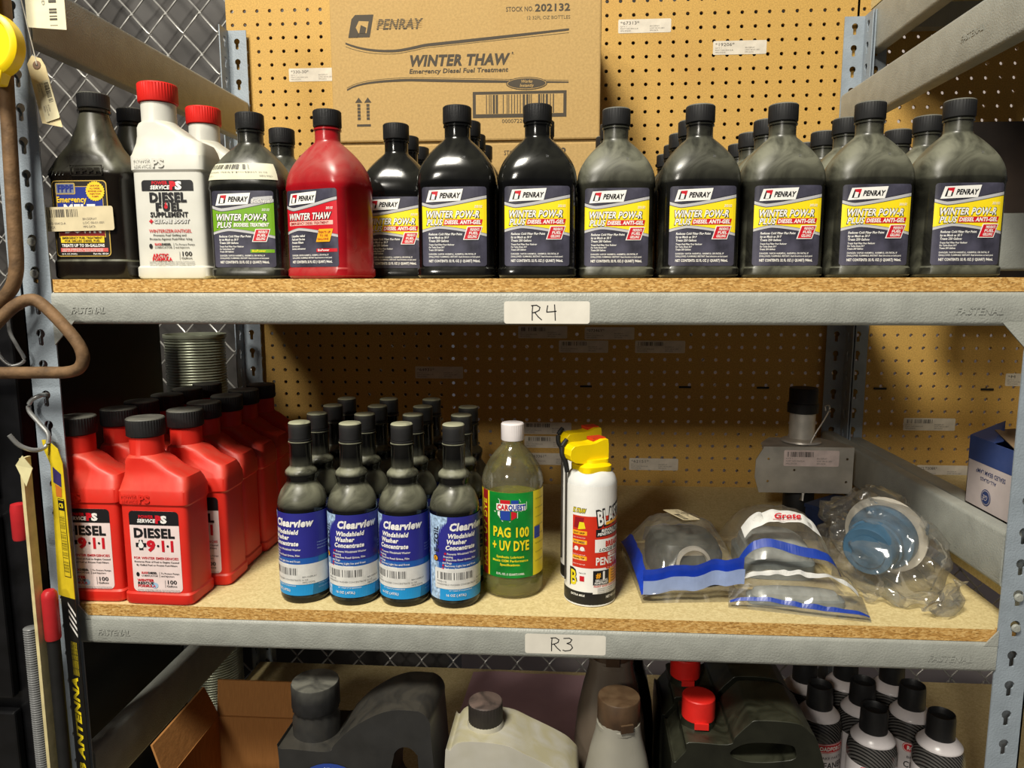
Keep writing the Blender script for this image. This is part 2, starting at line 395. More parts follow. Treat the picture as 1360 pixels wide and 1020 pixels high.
# ------------------------------------------------------------------ racks
def keyhole(cu, cv, s=1.0):
    R = .0058*s; w = .0030*s; P = []
    a0 = math.asin(w/R)
    for i in range(11):
        a = -PI/2+a0+(2*PI-2*a0)*i/10; P.append((cu+R*math.cos(a), cv+R*math.sin(a)))
    P += [(cu-w, cv-.0135*s), (cu-w*.4, cv-.0148*s), (cu+w*.4, cv-.0148*s), (cu+w, cv-.0135*s)]
    return P
W_ = .0381; TH = .002
def flange(mp, z0, z1, zoff=0):
    parts = []; z = z0
    while z < z1-.002:
        e = min(z+.0381, z1)
        h = [keyhole(W_*.5, z+.024)] if e-z > .035 else []
        parts.append(plate([(0, z), (W_, z), (W_, e), (0, e)], h, TH, mp)); z = e
    return join(*parts)
def post(parent, x, y, sx, sy, z1, mat):
    """L-post: corner at x, y (outer), flanges run sx along X and sy along Y; front flange pierced"""
    a = flange((lambda u_, v_, w: (x+(u_ if sx > 0 else u_-W_), (y+w) if sy > 0 else (y-TH+w), v_)), .0, z1)
    yy = y if sy > 0 else y-W_
    b = flange((lambda u_, v_, w: (x-w if sx < 0 else x+TH-w, yy+u_, v_)) if True else None, .0, z1)
    return mk('post', *join(a, b), mat, parent)
rack = thing('storage_rack', 'grey steel boltless storage rack holding the three bottle shelves', 'shelf rack', (0, 0, 0))
post(rack, -W_, 0, 1, 1, Z4+.62, paint_blue)
post(rack, WI+W_, 0, -1, 1, Z4+.62, paint_blue)
post(rack, -W_, DEP, 1, -1, Z4+.488, paint_blue)
post(rack, WI+W_, DEP, -1, -1, Z4+.485, paint_blue)
def bevprof(x0, x1, y0, zt, h, d, mat, name, parent, axis='x'):
    """C-channel beam with rounded shoulders, lips behind"""
    pr = [(d, zt-.004), (.004, zt-.004+.004), (.0012, zt-.0015), (0, zt-.005), (0, zt-h+.005), (.0012, zt-h+.0015), (.004, zt-h), (d, zt-h), (d, zt-h+.002), (.005, zt-h+.002), (.002, zt-h+.006), (.002, zt-.006), (.005, zt-.002), (d, zt-.006)]
    pr[0] = (d, zt)
    if axis == 'x': rings = [[(x, y0+a, b) for a, b in pr] for x in (x0, x1)]
    elif axis == 'y+': rings = [[(y0+a, x, b) for a, b in pr] for x in (x1, x0)]      # outer face towards -X
    else: rings = [[(y0-a, x, b) for a, b in pr] for x in (x0, x1)]                  # outer face towards +X
    V, F = loft(rings, False, False)
    P, T3 = tess([(a, b) for a, b in pr]); n = len(pr)
    F += [list(t) for t in T3] + [[i+n for i in t][::-1] for t in T3]
    o = mk(name, V, F, mat, parent, smooth=45)
    bm = bmesh.new(); bm.from_mesh(o.data); bmesh.ops.recalc_face_normals(bm, faces=bm.faces); bm.to_mesh(o.data); bm.free()
    return o
BH = .0381
for zt, up in ((Z4-.0159, False), (Z3-.0159, True), (Z2-.0159, True)):
    bm_ = bevprof(.0, WI, -.002, zt, BH, .030, paint, 'front_beam', rack)
    for s, xe in ((1, 0), (-1, WI)):      # corner gusset at each end
        if up: tri = [(xe, zt-.004), (xe+s*.016, zt-.004), (xe, zt+.0155)]
        else: tri = [(xe, zt-BH+.004), (xe, zt-BH-.026), (xe+s*.028, zt-BH+.004)]
        if s > 0 and not up: pass
        ar = (tri[1][0]-tri[0][0])*(tri[2][1]-tri[0][1])-(tri[1][1]-tri[0][1])*(tri[2][0]-tri[0][0])
        if ar < 0: tri = tri[::-1]
        mk('gusset', *plate(tri, [], .002, lambda u_, v_, w: (u_, -.0024+w, v_)), paint, bm_)
    for uu, ww in ((WI*1000-80, 52), (24, 43)):
        d = Decal(onplane((0, -.002, zt), (1, 0, 0), (0, 0, 1), (0, -1, 0))); d.text('FASTENAL', uu, -25, 8, paint, 3, w=ww, bold=.03, shear=.25); d.build('embossed_maker_mark', bm_)
    bb = bevprof(0, WI, DEP-.004, zt, BH, -.026, paint_blue, 'back_beam', rack)
# tall side beams between front and back posts, where the photo shows them
for zt, left in ((Z4+.352, True), (Z4-.627, True), (Z4+.345, False), (Z4-.297, False)):
    if left: bevprof(.006, DEP-.006, 0.000, zt, .076, .020, paint_dark, 'side_beam', rack, 'y-')
    else:
        b = bevprof(.006, DEP-.006, WI, zt, .068, .020, paint, 'side_beam', rack, 'y+')
        if zt > Z4:
            d = Decal(onplane((WI, .16, zt-.034), (0, -1, 0), (0, 0, 1), (-1, 0, 0))); d.text('FASTENAL', -30, -4, 8, paint, 3, w=52, bold=.03); d.build('embossed_maker_mark', b)
# rivets of beam ends in the post slots
rv = lathe([(.0001, 0), (.0052, .0005), (.0052, .0022), (.0042, .0034), (.0001, .0038)], 12)
rvV = [(p[0], -p[2], p[1]) for p in rv[0]]
rme = None
for x in (-.019, WI+.019):
    for zb in (Z4, Z3, Z2):
        for k in range(2):
            z = round((zb-.03+k*.0381)/.0381)*.0381+.021
            o = mk('rivet', rvV, rv[1], paint, rack, smooth=40, loc=(x, -.0003, z))
splice = mk('splice_plate', *box(-W_-.014, -.001, Z4-.02, -W_-.001, .034, Z4+.62), paint_blue, rack)

# particle boards
def shelf_board(z, label):
    out = [(.002, .0005), (WI-.002, .0005), (WI-.002, .005), (WI+.034, .005), (WI+.034, DEP-.008), (-.034, DEP-.008), (-.034, .005), (.002, .005)]   # notched behind the front post flanges
    V, F = plate(out, [], .0157, lambda u_, v_, w: (u_, v_, z-w))
    nt = len(out)-2
    mi = [0]*nt+[1]*nt+[1]*len(out)
    return tag(mk('shelf_board', V, F, [board_top, board_edge], mi=mi), label, 'shelf board')
shelf_board(Z4, 'upper particle board shelf under the row of quart bottles')
shelf_board(Z3, 'middle particle board shelf carrying the red bottles and clear bags')
shelf_board(Z2, 'lowest particle board shelf under the jugs and spray cans')

# neighbouring bay on the right
nb = thing('storage_rack', 'neighbouring grey steel rack beyond the right side posts', 'shelf rack', (0, 0, 0))
NX = WI+W_+.003
post(nb, NX, DEP, 1, -1, Z4+.485, paint_blue)
bevprof(.006, DEP-.006, NX+.003, Z4+.495, .078, .02, paint, 'side_beam', nb, 'y+')
bevprof(.006, DEP-.006, NX+.003, Z4-.309, .060, .03, paint_dark, 'side_beam', nb, 'y+')
mk('shelf_panel', *box(NX+.005, .01, Z4+.497, NX+.62, DEP, Z4+.512), board_top, nb)
mk('back_beam', *box(NX+.04, DEP-.03, Z4+.455, NX+.62, DEP-.005, Z4+.497), paint_dark, nb)
bevprof(NX+.0, NX+.62, .30, Z4+.098, .085, .03, paint, 'cross_beam', nb)
mk('cross_panel', *box(NX+.092, .46, Z4-.02, NX+.62, .50, Z4+.262), M('dark_stained_board', '2a211b', .6, var=.3, nscale=12, bump=.3, bscale=30), nb)
V, F = lathe([(.0001, 0), (.012, .001), (.014, .004), (.0135, .008)], 16); mk('knob', [(p[0], -p[2], p[1]) for p in V], F, blackcap, nb, smooth=40, loc=(NX+.165, .46, Z4+.185))

mk('shelf_panel', *box(NX-.002, .05, Z4-.40, NX+.62, DEP, Z4-.385), board_top, nb)
mk('shelf_panel', *box(NX-.002, .05, Z2-.0157, NX+.62, DEP, Z2), board_top, nb)
# black steel cabinet left of the rack
cab = thing('steel_cabinet', 'black steel drawer cabinet standing left of the rack', 'cabinet', (-.36, .2, 0))
CX = -.085
bev(mk('body', *box(-.30, -.165, 0, .36+CX, .185, Z4-.035), blackmetal, cab), .004)
for k, (a, b) in enumerate(((.02, .30), (.32, .60), (.62, .915), (.935, 1.19), (1.21, 1.44))):
    dd = bev(mk('drawer', *box(-.27, -.18, a, .24, -.166, b), blackmetal, cab), .003)
    mk('handle', *box(-.10, -.195, b-.05, .06, -.18, b-.035), M('dark_handle', '232326', .3, metal=.6), dd)
# galvanised flexible duct
pr = []
Zt = Z4-.100
n = int(Zt/.0052)
for k in range(n): pr += [(.0535, k*.0052), (.0555, k*.0052+.0018), (.0535, k*.0052+.0036)]
duct = thing('flexible_duct', 'ribbed galvanised metal duct standing upright behind the black cabinet', 'duct', (-.083, .50, 0))
mk('tube', *lathe(pr, 28, cap1=False), M('galvanised_duct', '9a9e8a', .36, metal=.35, var=.12, nscale=30), duct, smooth=60)
mk('rim', *lathe([(.0555, Zt-.008), (.057, Zt-.006), (.057, Zt), (.0535, Zt), (.0535, Zt-.03)], 28, cap0=False, cap1=False), M('galvanised_duct', '8f9484'), duct, smooth=40)
d = Decal(lambda u_, v_, k: ((.0565+k)*math.sin(u_/.0565), -(.0565+k)*math.cos(u_/.0565), Z4-.90+v_+u_*.5))
d.rect(-48, 20, 40, 50, paper, 1, n=12); d.text('FLEXIBLE DUCT', -10, 28, 7, kGRY, 2, bold=.02, w=40); d.build('paper_tag', duct)

# ================================================================== STICKERS AND SHELF MARKERS
def sticker(loc, w, h, label, code=None, seed=1, mat=None, ux=(1, 0, 0), vx=(0, 0, 1), nn=(0, -1, 0), name='barcode_sticker', cat='sticker', group=None):
    o, t = Vector(loc), .0003
    d = Decal(onplane((0, 0, 0), ux, vx, nn)); W, H = w*1000, h*1000
    base = Decal(onplane(Vector(nn)*-.0002, ux, vx, nn)); base.rect(-W/2, -H/2, W/2, H/2, mat or paper, 0, r_=min(W, H)*.1)
    b = base.build(name, None); b.location = o
    ink = INK('3a3633')
    if code: d.text(code, -W*.46, H*.12, H*.24, ink, 0, w=W*.36, bold=.0)
    else: d.bars(-W*.44, H*.08, W*.06, H*.40, ink, 0, seed)
    for k, (t_, uu, vv, ww) in enumerate((('QTY 1', -W*.46, -H*.06, W*.13), ('PART NO 00412-A', -W*.46, -H*.22, W*.34), ('MFG STOCK', -W*.46, -H*.38, W*.2), ('BIN DISPLAY', W*.10, -H*.06, W*.18), ('LOC 00-01-001', W*.10, -H*.22, W*.28), ('MFG DATA', W*.10, -H*.38, W*.16))):
        d.text(t_, uu, vv, H*.095, INK('6b645e'), 0, w=ww, bold=.0)
    d.build('print', b)
    return tag(b, label, cat, group)
pegst = M('faded_sticker', 'cfc6b6', .6, var=.05)
for x, z, code, lab in [
    (.128, .406, '*330-30*', 'white sticker reading 330-30 on the pegboard left of the big carton'),
    (.776, .482, '*67313*', 'worn white sticker on the pegboard, high up beside the big carton'),
    (.956, .439, '*19206*', 'white sticker reading 19206 on the upper pegboard'),
    (.584, -.103, None, 'barcode sticker on the pegboard just under the R4 marker'),
    (.719, -.105, '*07346Y*', 'sticker reading 07346Y on the pegboard under the upper beam'),
    (.667, -.132, None, 'barcode sticker on the pegboard just below the 07346Y sticker, to its left'),
    (.821, -.132, None, 'barcode sticker on the pegboard just below the 07346Y sticker, to its right'),
    (.370, -.187, '*64931*', 'sticker reading 64931 on the pegboard above the washer bottles'),
    (.594, -.302, None, 'upper of two barcode stickers on the pegboard above the 063361 sticker'),
    (.597, -.331, None, 'lower of two barcode stickers on the pegboard above the 063361 sticker'),
    (.603, -.367, '*063361*', 'sticker reading 063361 on the pegboard behind the yellow topped cans'),
    (.814, -.375, '*62151*', 'sticker reading 62151 on the pegboard above the plastic bags'),
    (1.357, -.285, None, 'barcode sticker on the pegboard right of the aluminium bracket'),
    (1.389, -.381, '*CLT008R*', 'sticker reading CLT008R on the pegboard beside the lamp box'),
    (1.285, -.379, None, 'sticker partly hidden by the side beam, beside the CLT008R sticker'),
    (1.545, -.194, '*M      ', 'sticker on the pegboard beside the right front post')]:
    sticker((x, PEG-.0004, Z4+z), .100, .025, lab, code, seed=int(abs(z*1000)+x*100), mat=pegst, group='stickers on the pegboard')
for x, lab in ((.673, 'black staple on the pegboard straight above the yellow topped cans'), (.873, 'black staple on the pegboard above the 62151 sticker'), (1.028, 'black staple on the pegboard beside the bracket end cap'), (1.257, 'black staple on the right pegboard next to the back post'), (1.462, 'black staple on the right pegboard above the lamp box')):
    o = mk('staple', *box(x-.012, PEG-.0022, Z4-.2155, x+.012, PEG+.0002, Z4-.2115), rubber)
    tag(o, lab, 'staple', 'black staples on the pegboard')
def marker(x, z, kind):
    b = Decal(onplane((0, .0002, 0), (1, 0, 0), (0, 0, 1), (0, -1, 0))); b.rect(-50, -13, 50, 13, paper, 0, r_=3)
    o = b.build('shelf_marker', None); o.location = (x, -.0021, z)
    d = Decal(onplane((0, 0, 0), (1, 0, 0), (0, 0, 1), (0, -1, 0)))
    d.stroke([(-17, -9), (-17, 1), (-16.5, 8)], 1.2, kBLK, 0); d.stroke([(-18, 8), (-12, 8.5), (-8, 6), (-9, 2.5), (-13, 0.5), (-17, -.5)], 1.2, kBLK, 0); d.stroke([(-14, 0), (-10, -5), (-6, -8.5)], 1.2, kBLK, 0)
    if kind == 'R4': d.stroke([(1, 8), (0, 2), (0, .5), (6, 1), (11, 1.5)], 1.2, kBLK, 0); d.stroke([(9, 9), (9.5, 1), (10, -9)], 1.2, kBLK, 0)
    else: d.stroke([(-2, 8), (5, 8.5), (8, 6.5), (6, 3), (2, 1.5)], 1.2, kBLK, 0); d.stroke([(2, 1.5), (7, 0), (9, -4), (6, -7.5), (0, -8.5), (-3, -7.5)], 1.2, kBLK, 0)
    d.build('handwriting', o)
    tag(o, 'white label handwritten %s on the %s shelf beam' % (kind, 'upper' if kind == 'R4' else 'middle'), 'label')
marker(.604, Z4-.0395, 'R4'); marker(.629, Z3-.0345, 'R3')

# ================================================================== CARTONS
def carton(loc, label, H, vsc, full=True):
    W, D = .436, .232
    t = thing('carton', label, 'box', loc, 0, 'printed cartons behind the bottles')
    bev(mk('body', *box(-W/2, 0, 0, W/2, D, H), cardboard, t), .003)
    for y0, y1 in ((.001, D/2-.0008), (D/2+.0008, D-.001)): mk('flap', *box(-W/2+.002, y0, H-.001, W/2-.002, y1, H+.0022), cardboard, t)
    d = Decal(onplane((-W/2, 0, 0), (1, 0, 0), (0, 0, vsc), (0, -1, 0))); k = INK('3f3628', .7); k2 = INK('5d5136', .7)
    d.text('STOCK NO.', 285, 189, 7, k, 0, w=44, bold=.01); d.text('202132', 331, 188.5, 10.5, k, 0, w=56, bold=.03); d.text('12 32FL OZ BOTTLES', 317, 177, 5, k2, 0, w=70, bold=0)
    if full:
        # logo block
        d.poly([(30, 157), (65, 157), (72, 190), (42, 190), (36, 184)], k, 0); d.poly([(38, 163), (60, 163), (64, 180), (48, 181)], cardboard, 1); d.poly([(48, 163), (58, 163), (60, 171), (51, 175)], k, 2)
        d.poly([(30, 157), (45, 157), (47, 163), (36, 184)], k, 2)
        d.text('PENRAY', 76, 168, 15, k, 0, w=72, bold=.03, shear=.25)
        for q in range(5): d.rect(76, 170+q*2.6, 150, 170.5+q*2.6, cardboard, 1, n=1)
        us = [25+i*9 for i in range(41)]
        top = lambda u_: 140+8*math.exp(-((u_-25)/28)) - 5*math.sin(min(1, (u_-25)/130)*PI) + max(0, (u_-110))*.075
        d.band(us, lambda u_: top(u_)+2.2, lambda u_: top(u_)-1.8*math.sin((u_-20)/380*PI)-.5, k, 0); d.band(us, lambda u_: top(u_)-3.6, lambda u_: top(u_)-4.3, k2, 0)
        d.text('WINTER THAW', 128, 113, 16, k, 0, w=160, bold=.045, shear=.2); d.text('R', 294, 127, 4, k, 0); d.text('Emergency Diesel Fuel Treatment', 128, 102, 6.8, k, 0, w=160, bold=.03, shear=.15)
        low = lambda u_: 88+5*math.sin(min(1, (u_-25)/110)*PI*.5)-max(0, u_-130)*.035 - 9*math.exp(-((u_-25)/18))
        d.band(us, lambda u_: low(u_)+1.6, lambda u_: low(u_)-2.6*math.sin((u_+20)/420*PI), k, 0); d.band(us, lambda u_: low(u_)+3.6, lambda u_: low(u_)+3.0, k2, 0)
        d.disc(318, 84, 33, 9.5, k, 1); d.disc(318, 84, 31.5, 8.3, cardboard, 2); d.disc(318, 84, 30.5, 7.4, k, 3); d.text('Works', 318, 85, 4.5, cardboard, 4, bold=.02, align='c', shear=.2); d.text('Instantly', 318, 79, 4.5, cardboard, 4, bold=.02, align='c', shear=.2)
        for x in (44, 59):
            d.poly([(x-6, 60), (x+6, 60), (x, 68)], k, 0)
            for q in range(5): d.rect(x-2.5, 34+q*5, x+2.5, 38+q*5, k, 0, n=1)
        d.rect(40, 24, 63, 27.5, k, 0)
        d.rect(231, 34, 382, 73, k, 0); d.rect(236, 39.5, 377, 68.5, cardboard, 1); d.bars(248, 40, 362, 68, k, 2, 7); d.text('0000722023326', 278, 26, 6, k, 0, w=62, bold=0)
    d.build('print', t)
    return t
carton((.463, .362, Z4+.2248), 'big printed cardboard carton stacked on top of another carton', .236, 1.04)
carton((.459, .366, Z4), 'cardboard carton under the other one, hidden behind the black bottles', .222, 1.07, False)

# ================================================================== QUART BOTTLES (upper shelf)
def ribbed(prof_r, z0, z1, N, depth, cx=0, chamf=.001):
    """screw cap with grip ribs"""
    rings = []
    for rr, z, dd in ((prof_r*.96, z0, 0), (prof_r, z0+chamf, depth), (prof_r, z1-chamf*1.6, depth), (prof_r-.0012, z1-.0003, 0), (prof_r-.0022, z1, 0)):
        rings.append([(cx+(rr-(dd if i % 2 else 0))*math.cos(2*PI*i/N), (rr-(dd if i % 2 else 0))*math.sin(2*PI*i/N), z) for i in range(N)])
    return loft(rings)
QW, QD, QH = .0472, .0385, .2035
def quart_body():
    R = []
    def s(z, w, d, n): R.append(sup(w, d, n, z, N=44))
    s(.0000, QW-.006, QD-.006, 4); s(.0012, QW-.0025, QD-.0025, 5); s(.004, QW, QD, 5); s(.0115, QW, QD, 5); s(.0135, QW-.0014, QD-.0014, 5)
    s(.1065, QW-.0014, QD-.0014, 5); s(.109, QW, QD, 4.6); s(.115, QW, QD, 4.0)
    for k in range(1, 12):
        t = k/11.2; q = 1-t*t
        s(.115+.051*t, .0150+(QW-.0150)*q, .0150+(QD-.0150)*q, 2+2*(1-t))
    s(.1668, .0157, .0157, 2); s(.168, .0154, .0154, 2); s(.1795, .0154, .0154, 2); s(.1797, .0168, .0168, 2); s(.1815, .0168, .0168, 2); s(.1817, .014, .014, 2); s(.184, .014, .014, 2)
    return loft(R)
QB = None
def penray_label(kind):
    mp = onfront(QW-.0014, QD-.0014, 5); d = Decal(mp)
    d.rect(-38, 14.5, 38, 106, kSLT, 0, r_=3, n=16)
    us = [-38+76*i/24 for i in range(25)]
    t1 = lambda u_: 82+11*max(0, (u_+25)/63)**1.25+(3.5*((-25-u_)/13)**1.5 if u_ < -25 else 0)
    lo = lambda u_: 60.5-3.5*max(0, (-18-u_)/20)**1.3*1.2-9*max(0, (u_+18)/56)**1.4
    bandm = {'anti': kYEL, 'bio': kGRN, 'thaw': kRED}[kind]
    d.band(us, lambda u_: t1(u_)-1, lambda u_: lo(u_)+1, bandm, 1)
    d.band(us, lambda u_: t1(u_)+3.2, t1, kSIL, 2); d.band(us, lambda u_: t1(u_)+3.9, lambda u_: t1(u_)+3.2, kBLK, 2); d.band(us, t1, lambda u_: t1(u_)-.7, kGRY, 2)
    d.band(us, lambda u_: lo(u_)+.4, lambda u_: lo(u_)-2.4, kSIL, 2); d.band(us, lambda u_: lo(u_)+1, lambda u_: lo(u_)+.4, kGRY, 2)
    # logo plate
    d.quad([(-33, 88.5), (7.5, 90), (11, 103.5), (-29, 102)], kWHT, 3); d.quad([(-29, 91), (-21, 91.3), (-18.5, 100.8), (-26, 100.5)], kBLK, 4, 2); d.quad([(-24.5, 95.5), (-20, 95.5), (-18.5, 100.8), (-26, 100.5)], kRED, 5, 2)
    d.quad([(-26.8, 91.1), (-22.8, 91.2), (-21.6, 97), (-25.5, 97.5)], kWHT, 6, 2)
    d.text('PENRAY', -17, 93.2, 5.8, kBLK, 4, w=23.5, bold=.045, shear=.25)
    if kind == 'bio':
        d.quad([(12, 90), (37, 92), (37, 100), (14, 98)], kSIL, 3); d.text('BioDiesel', 11, 91.5, 5, kBLK, 4, w=24, bold=.06, shear=.2); d.text('BioDiesel', 11, 91.5, 5, kWHT, 5, w=24, bold=.02, shear=.2)
        d.rect(8, 32, 37, 36, kGRN, 2); d.text('BioPower', 10, 33, 2.6, kYEL, 3, w=17)
    d.text('202132', 24, 82, 2.8, kWHT, 3, w=9, bold=.02, shear=.2)
    t = 'WINTER THAW' if kind == 'thaw' else 'WINTER POW-R'
    d.text(t, -34, 70.6, 8, kBLK, 3, w=64, bold=.075, shear=.22); d.text(t, -33.7, 70.8, 7.8, kWHT, 4, w=63, bold=.028, shear=.22)
    if kind == 'thaw':
        d.rect(-33, 64, 33, 69, M('pale_pink_ink', 'e2b0a4', .5), 3); d.text('EMERGENCY DIESEL TREATMENT', -31, 65, 3, kDRED, 4, w=58, shear=.15)
        d.quad([(8, 44), (28, 44), (33, 59), (13, 59)], kORG, 4); d.text('TREATS UP', 20.5, 54, 2.6, kDRED, 5, align='c'); d.text('TO 105', 20, 50, 2.6, kDRED, 5, align='c'); d.text('GALLONS', 18.5, 46, 2.6, kDRED, 5, align='c')
        d.rect(8, 32, 37, 36, kRED, 2); d.text('BioPower', 10, 33, 2.6, kWHT, 3, w=17)
    else:
        d.text('PLUS', -33, 62, 7, kBLK, 3, w=19, bold=.075, shear=.22); d.text('PLUS', -32.7, 62.2, 6.8, kWHT, 4, w=18.5, bold=.028, shear=.22)
        sub = 'BIODIESEL TREATMENT' if kind == 'bio' else 'DIESEL ANTI-GEL'
        if kind == 'anti': d.quad([(-13, 62), (32, 62), (33.5, 68.6), (-11.5, 68.6)], kRED, 3)
        d.text(sub, -11.5, 63.3, 4.4, kWHT, 4, w=43, bold=.04, shear=.2)
        d.quad([(10.5, 45), (28.5, 45), (33.5, 60.5), (15.5, 60.5)], kWHT, 4); d.quad([(11.8, 45.9), (27.7, 45.9), (32.2, 59.6), (16.3, 59.6)], kRED, 5)
        for q, w_ in enumerate(('PREVENTS', 'FUEL', 'GELLING')): d.text(w_, 24.2-q*1.5, 55.3-q*4, 3, kWHT, 6, w=11, align='c', bold=.03, shear=.2)
    L1 = ['Liquefies gelled', 'Fuel and De-ices', 'Frozen Filters', 'Emergency use', 'Extreme cold treatment'] if kind == 'thaw' else ['Reduces Cold Filter Plug Point', 'by as Much as 30 F', 'Treats 250 Gallons', 'Treats Fuel Filter Pour Reducer', 'For Turbo Down 30 F', 'Treats 250 Gallons']
    for q, w_ in enumerate(L1):
        big = q < 3; d.text(w_, -30.5, (50.5-q*3.9) if big else (38.6-(q-3)*3.1), 2.6 if big else 2.0, kWHT, 2, w=len(w_)*(1.33 if big else .98), bold=.03, shear=.15)
    for q, w_ in enumerate(('DANGER: VAPOR HARMFUL. HARMFUL OR FATAL IF', 'SWALLOWED. FLAMMABLE. IRRITANT. Read directions on back panel.')): d.text(w_, -30.5, 27.6-q*3.1, 2.0, kWHT, 2, w=(56, 61)[q], bold=.015)
    d.text('NET CONTENTS: 32 FL OZ (1 QUART) 946mL', -30.5, 19.2, 3.0, kWHT, 2, w=61, bold=.03)
    return d
def quart(kind, label, loc, rz, body, cap, group=None):
    t = thing('quart_bottle', label, 'bottle', loc, rz, group)
    mk('body', *quart_body(), body, t, smooth=38)
    mk('cap', *ribbed(.0172, .1835, QH, 72, .0004), cap, t, smooth=32)
    penray_label(kind).build('label', t)
    if kind == 'anti':
        d = Decal(lambda u_, v_, k: (u_, -(.0150+(QD-.0150)*(1-((v_-.115)/.051)**2))*math.sqrt(max(0, 1-(u_/(.0150+(QW-.0150)*(1-((v_-.115)/.051)**2)))**2))-k-.0012, v_))
        d.text('2025 09 00', 10, 139, 2.6, kGRY, 0, w=15, bold=0); d.build('date_stamp', t)
    return t
ORD = ['first', 'second', 'third', 'fourth', 'fifth', 'sixth', 'seventh', 'eighth']
cols = [(.400, .135, 3), (.4945, .046, 4), (.591, .047, 3), (.686, .072, 3), (.785, .062, 5), (.8825, .064, 5), (.982, .062, 4), (1.081, .058, 3)]
mats = [blk, blk, blk, blk_d, blk_m, blk_d, blk_d, blk_d]
proto = None
for ci, (x, y, n) in enumerate(cols):
    for k in range(n):
        rowtxt = 'in the front row' if k == 0 else '%s from the front' % ORD[k]
        look_ = 'glossy clean' if mats[ci] is blk else 'dust covered'
        lab = '%s black anti-gel bottle %s, %s column right of red bottle' % (look_, rowtxt, ORD[ci])
        rr = random.Random(ci*10+k)
        loc = (x+(-.003 if ci == 0 and k else 0)+(.002 if k and ci else 0)*(k % 2)+(k*.002 if ci > 3 else 0), y+k*.0825, Z4); rz = rr.uniform(-.03, .03)
        sw = {'body': mats[ci], 'cap': blackcap if mats[ci] is blk else blackcap_d}
        if loc[1] > .31 and x < .70: continue
        if proto is None: proto = quart('anti', lab, loc, rz, blk, blackcap, 'black anti-gel bottles on the upper shelf')
        else: dup(proto, loc, rz, lab, swap=sw)
bio = quart('bio', 'black biodiesel treatment bottle with green band label beside the red bottle', (.2320, .062, Z4), .03, blk_m, blackcap)
bio2 = dup(bio, (.2375, .153, Z4), 0, 'black biodiesel treatment bottle directly behind the one with the shoulder sticker')
quart('thaw', 'translucent red winter thaw bottle with black cap between black bottles', (.333, .054, Z4), -.38, redb, blackcap)
# price sticker draped over the biodiesel bottle shoulder
V = []; F = []
for i in range(21):
    a = -.95+1.9*i/20
    for j in range(4):
        t_ = .08+j*.13; q = 1-t_*t_; w_ = .0150+(QW-.0150)*q+.0008; d_ = .0150+(QD-.0150)*q+.0008; n_ = 2+2*(1-t_)
        c, s = math.sin(a), math.cos(a); V.append((w_*math.copysign(abs(c)**(2/n_), c), -d_*abs(s)**(2/n_), .115+.051*t_))
    if i: 
        for j in range(3): b = i*4+j; F.append([b-4, b, b+1, b-3])
st = mk('barcode_sticker', V, F, M('pale_sticker', 'cfcdb4', .6, var=.04), smooth=80, loc=(.2320, .062, Z4)); st.rotation_euler = (0, 0, .03)
tag(st, 'pale barcode sticker wrapped on the biodiesel bottle shoulder', 'sticker')
d = Decal(lambda u_, v_, k: None)
def dome_map(u_, v_, k):
    t_ = v_; q = 1-t_*t_; w_ = .0150+(QW-.0150)*q+.0012; d_ = .0150+(QD-.0150)*q+.0012; n_ = 2+2*(1-t_); c, s = math.sin(u_), math.cos(u_)
    return (w_*math.copysign(abs(c)**(2/n_), c), -d_*abs(s)**(2/n_)-k, .115+.051*t_)
d = Decal(lambda u_, v_, k: dome_map(u_*20, v_*10, k)); d.bars(-42, 33, 5, 44, INK('4a463d'), 0, 4); d.text('BIODIESEL TREATMENT 32 OZ', -42, 24, 3, INK('6b645e'), 0, w=70, bold=0); d.text('QTY 1', -42, 15, 3.4, INK('6b645e'), 0, w=14, bold=0); d.text('MFG PART', 14, 15, 3.4, INK('6b645e'), 0, w=22, bold=0)
d.build('print', st)

# ================================================================== FLAT-SIDED HANDLED QUARTS (power service style)
PW, PD, PH = .0465, .031, .2405; NXo = -.0195
def ps_body():
    R = []
    def s(z, x0, x1, d, n): R.append(sup((x1-x0)/2, d, n, z, cx=(x0+x1)/2, N=44))
    s(0, -PW+.005, PW-.005, PD-.004, 7); s(.0015, -PW+.002, PW-.002, PD-.001, 9); s(.004, -PW, PW, PD, 9); s(.0145, -PW, PW, PD, 9); s(.017, -PW+.0018, PW-.0018, PD-.0018, 9)
    s(.1305, -PW+.0018, PW-.0018, PD-.0018, 9); s(.1335, -PW, PW, PD, 9); s(.150, -PW, PW, PD, 9); s(.1525, -PW+.001, PW-.0005, PD-.001, 8)
    s(.160, -PW+.002, PW-.0015, PD-.0045, 7); s(.167, -PW+.003, PW-.004, PD-.008, 6); s(.176, -PW+.004, PW-.024, PD-.0095, 5); s(.186, -PW+.0045, .010, PD-.009, 4.5); s(.191, NXo-.0215, NXo+.0225, .0222, 3)
    s(.194, NXo-.0205, NXo+.0205, .0205, 2); s(.2165, NXo-.0205, NXo+.0205, .0205, 2); s(.2167, NXo-.018, NXo+.018, .018, 2); s(.220, NXo-.018, NXo+.018, .018, 2)
    return loft(R)
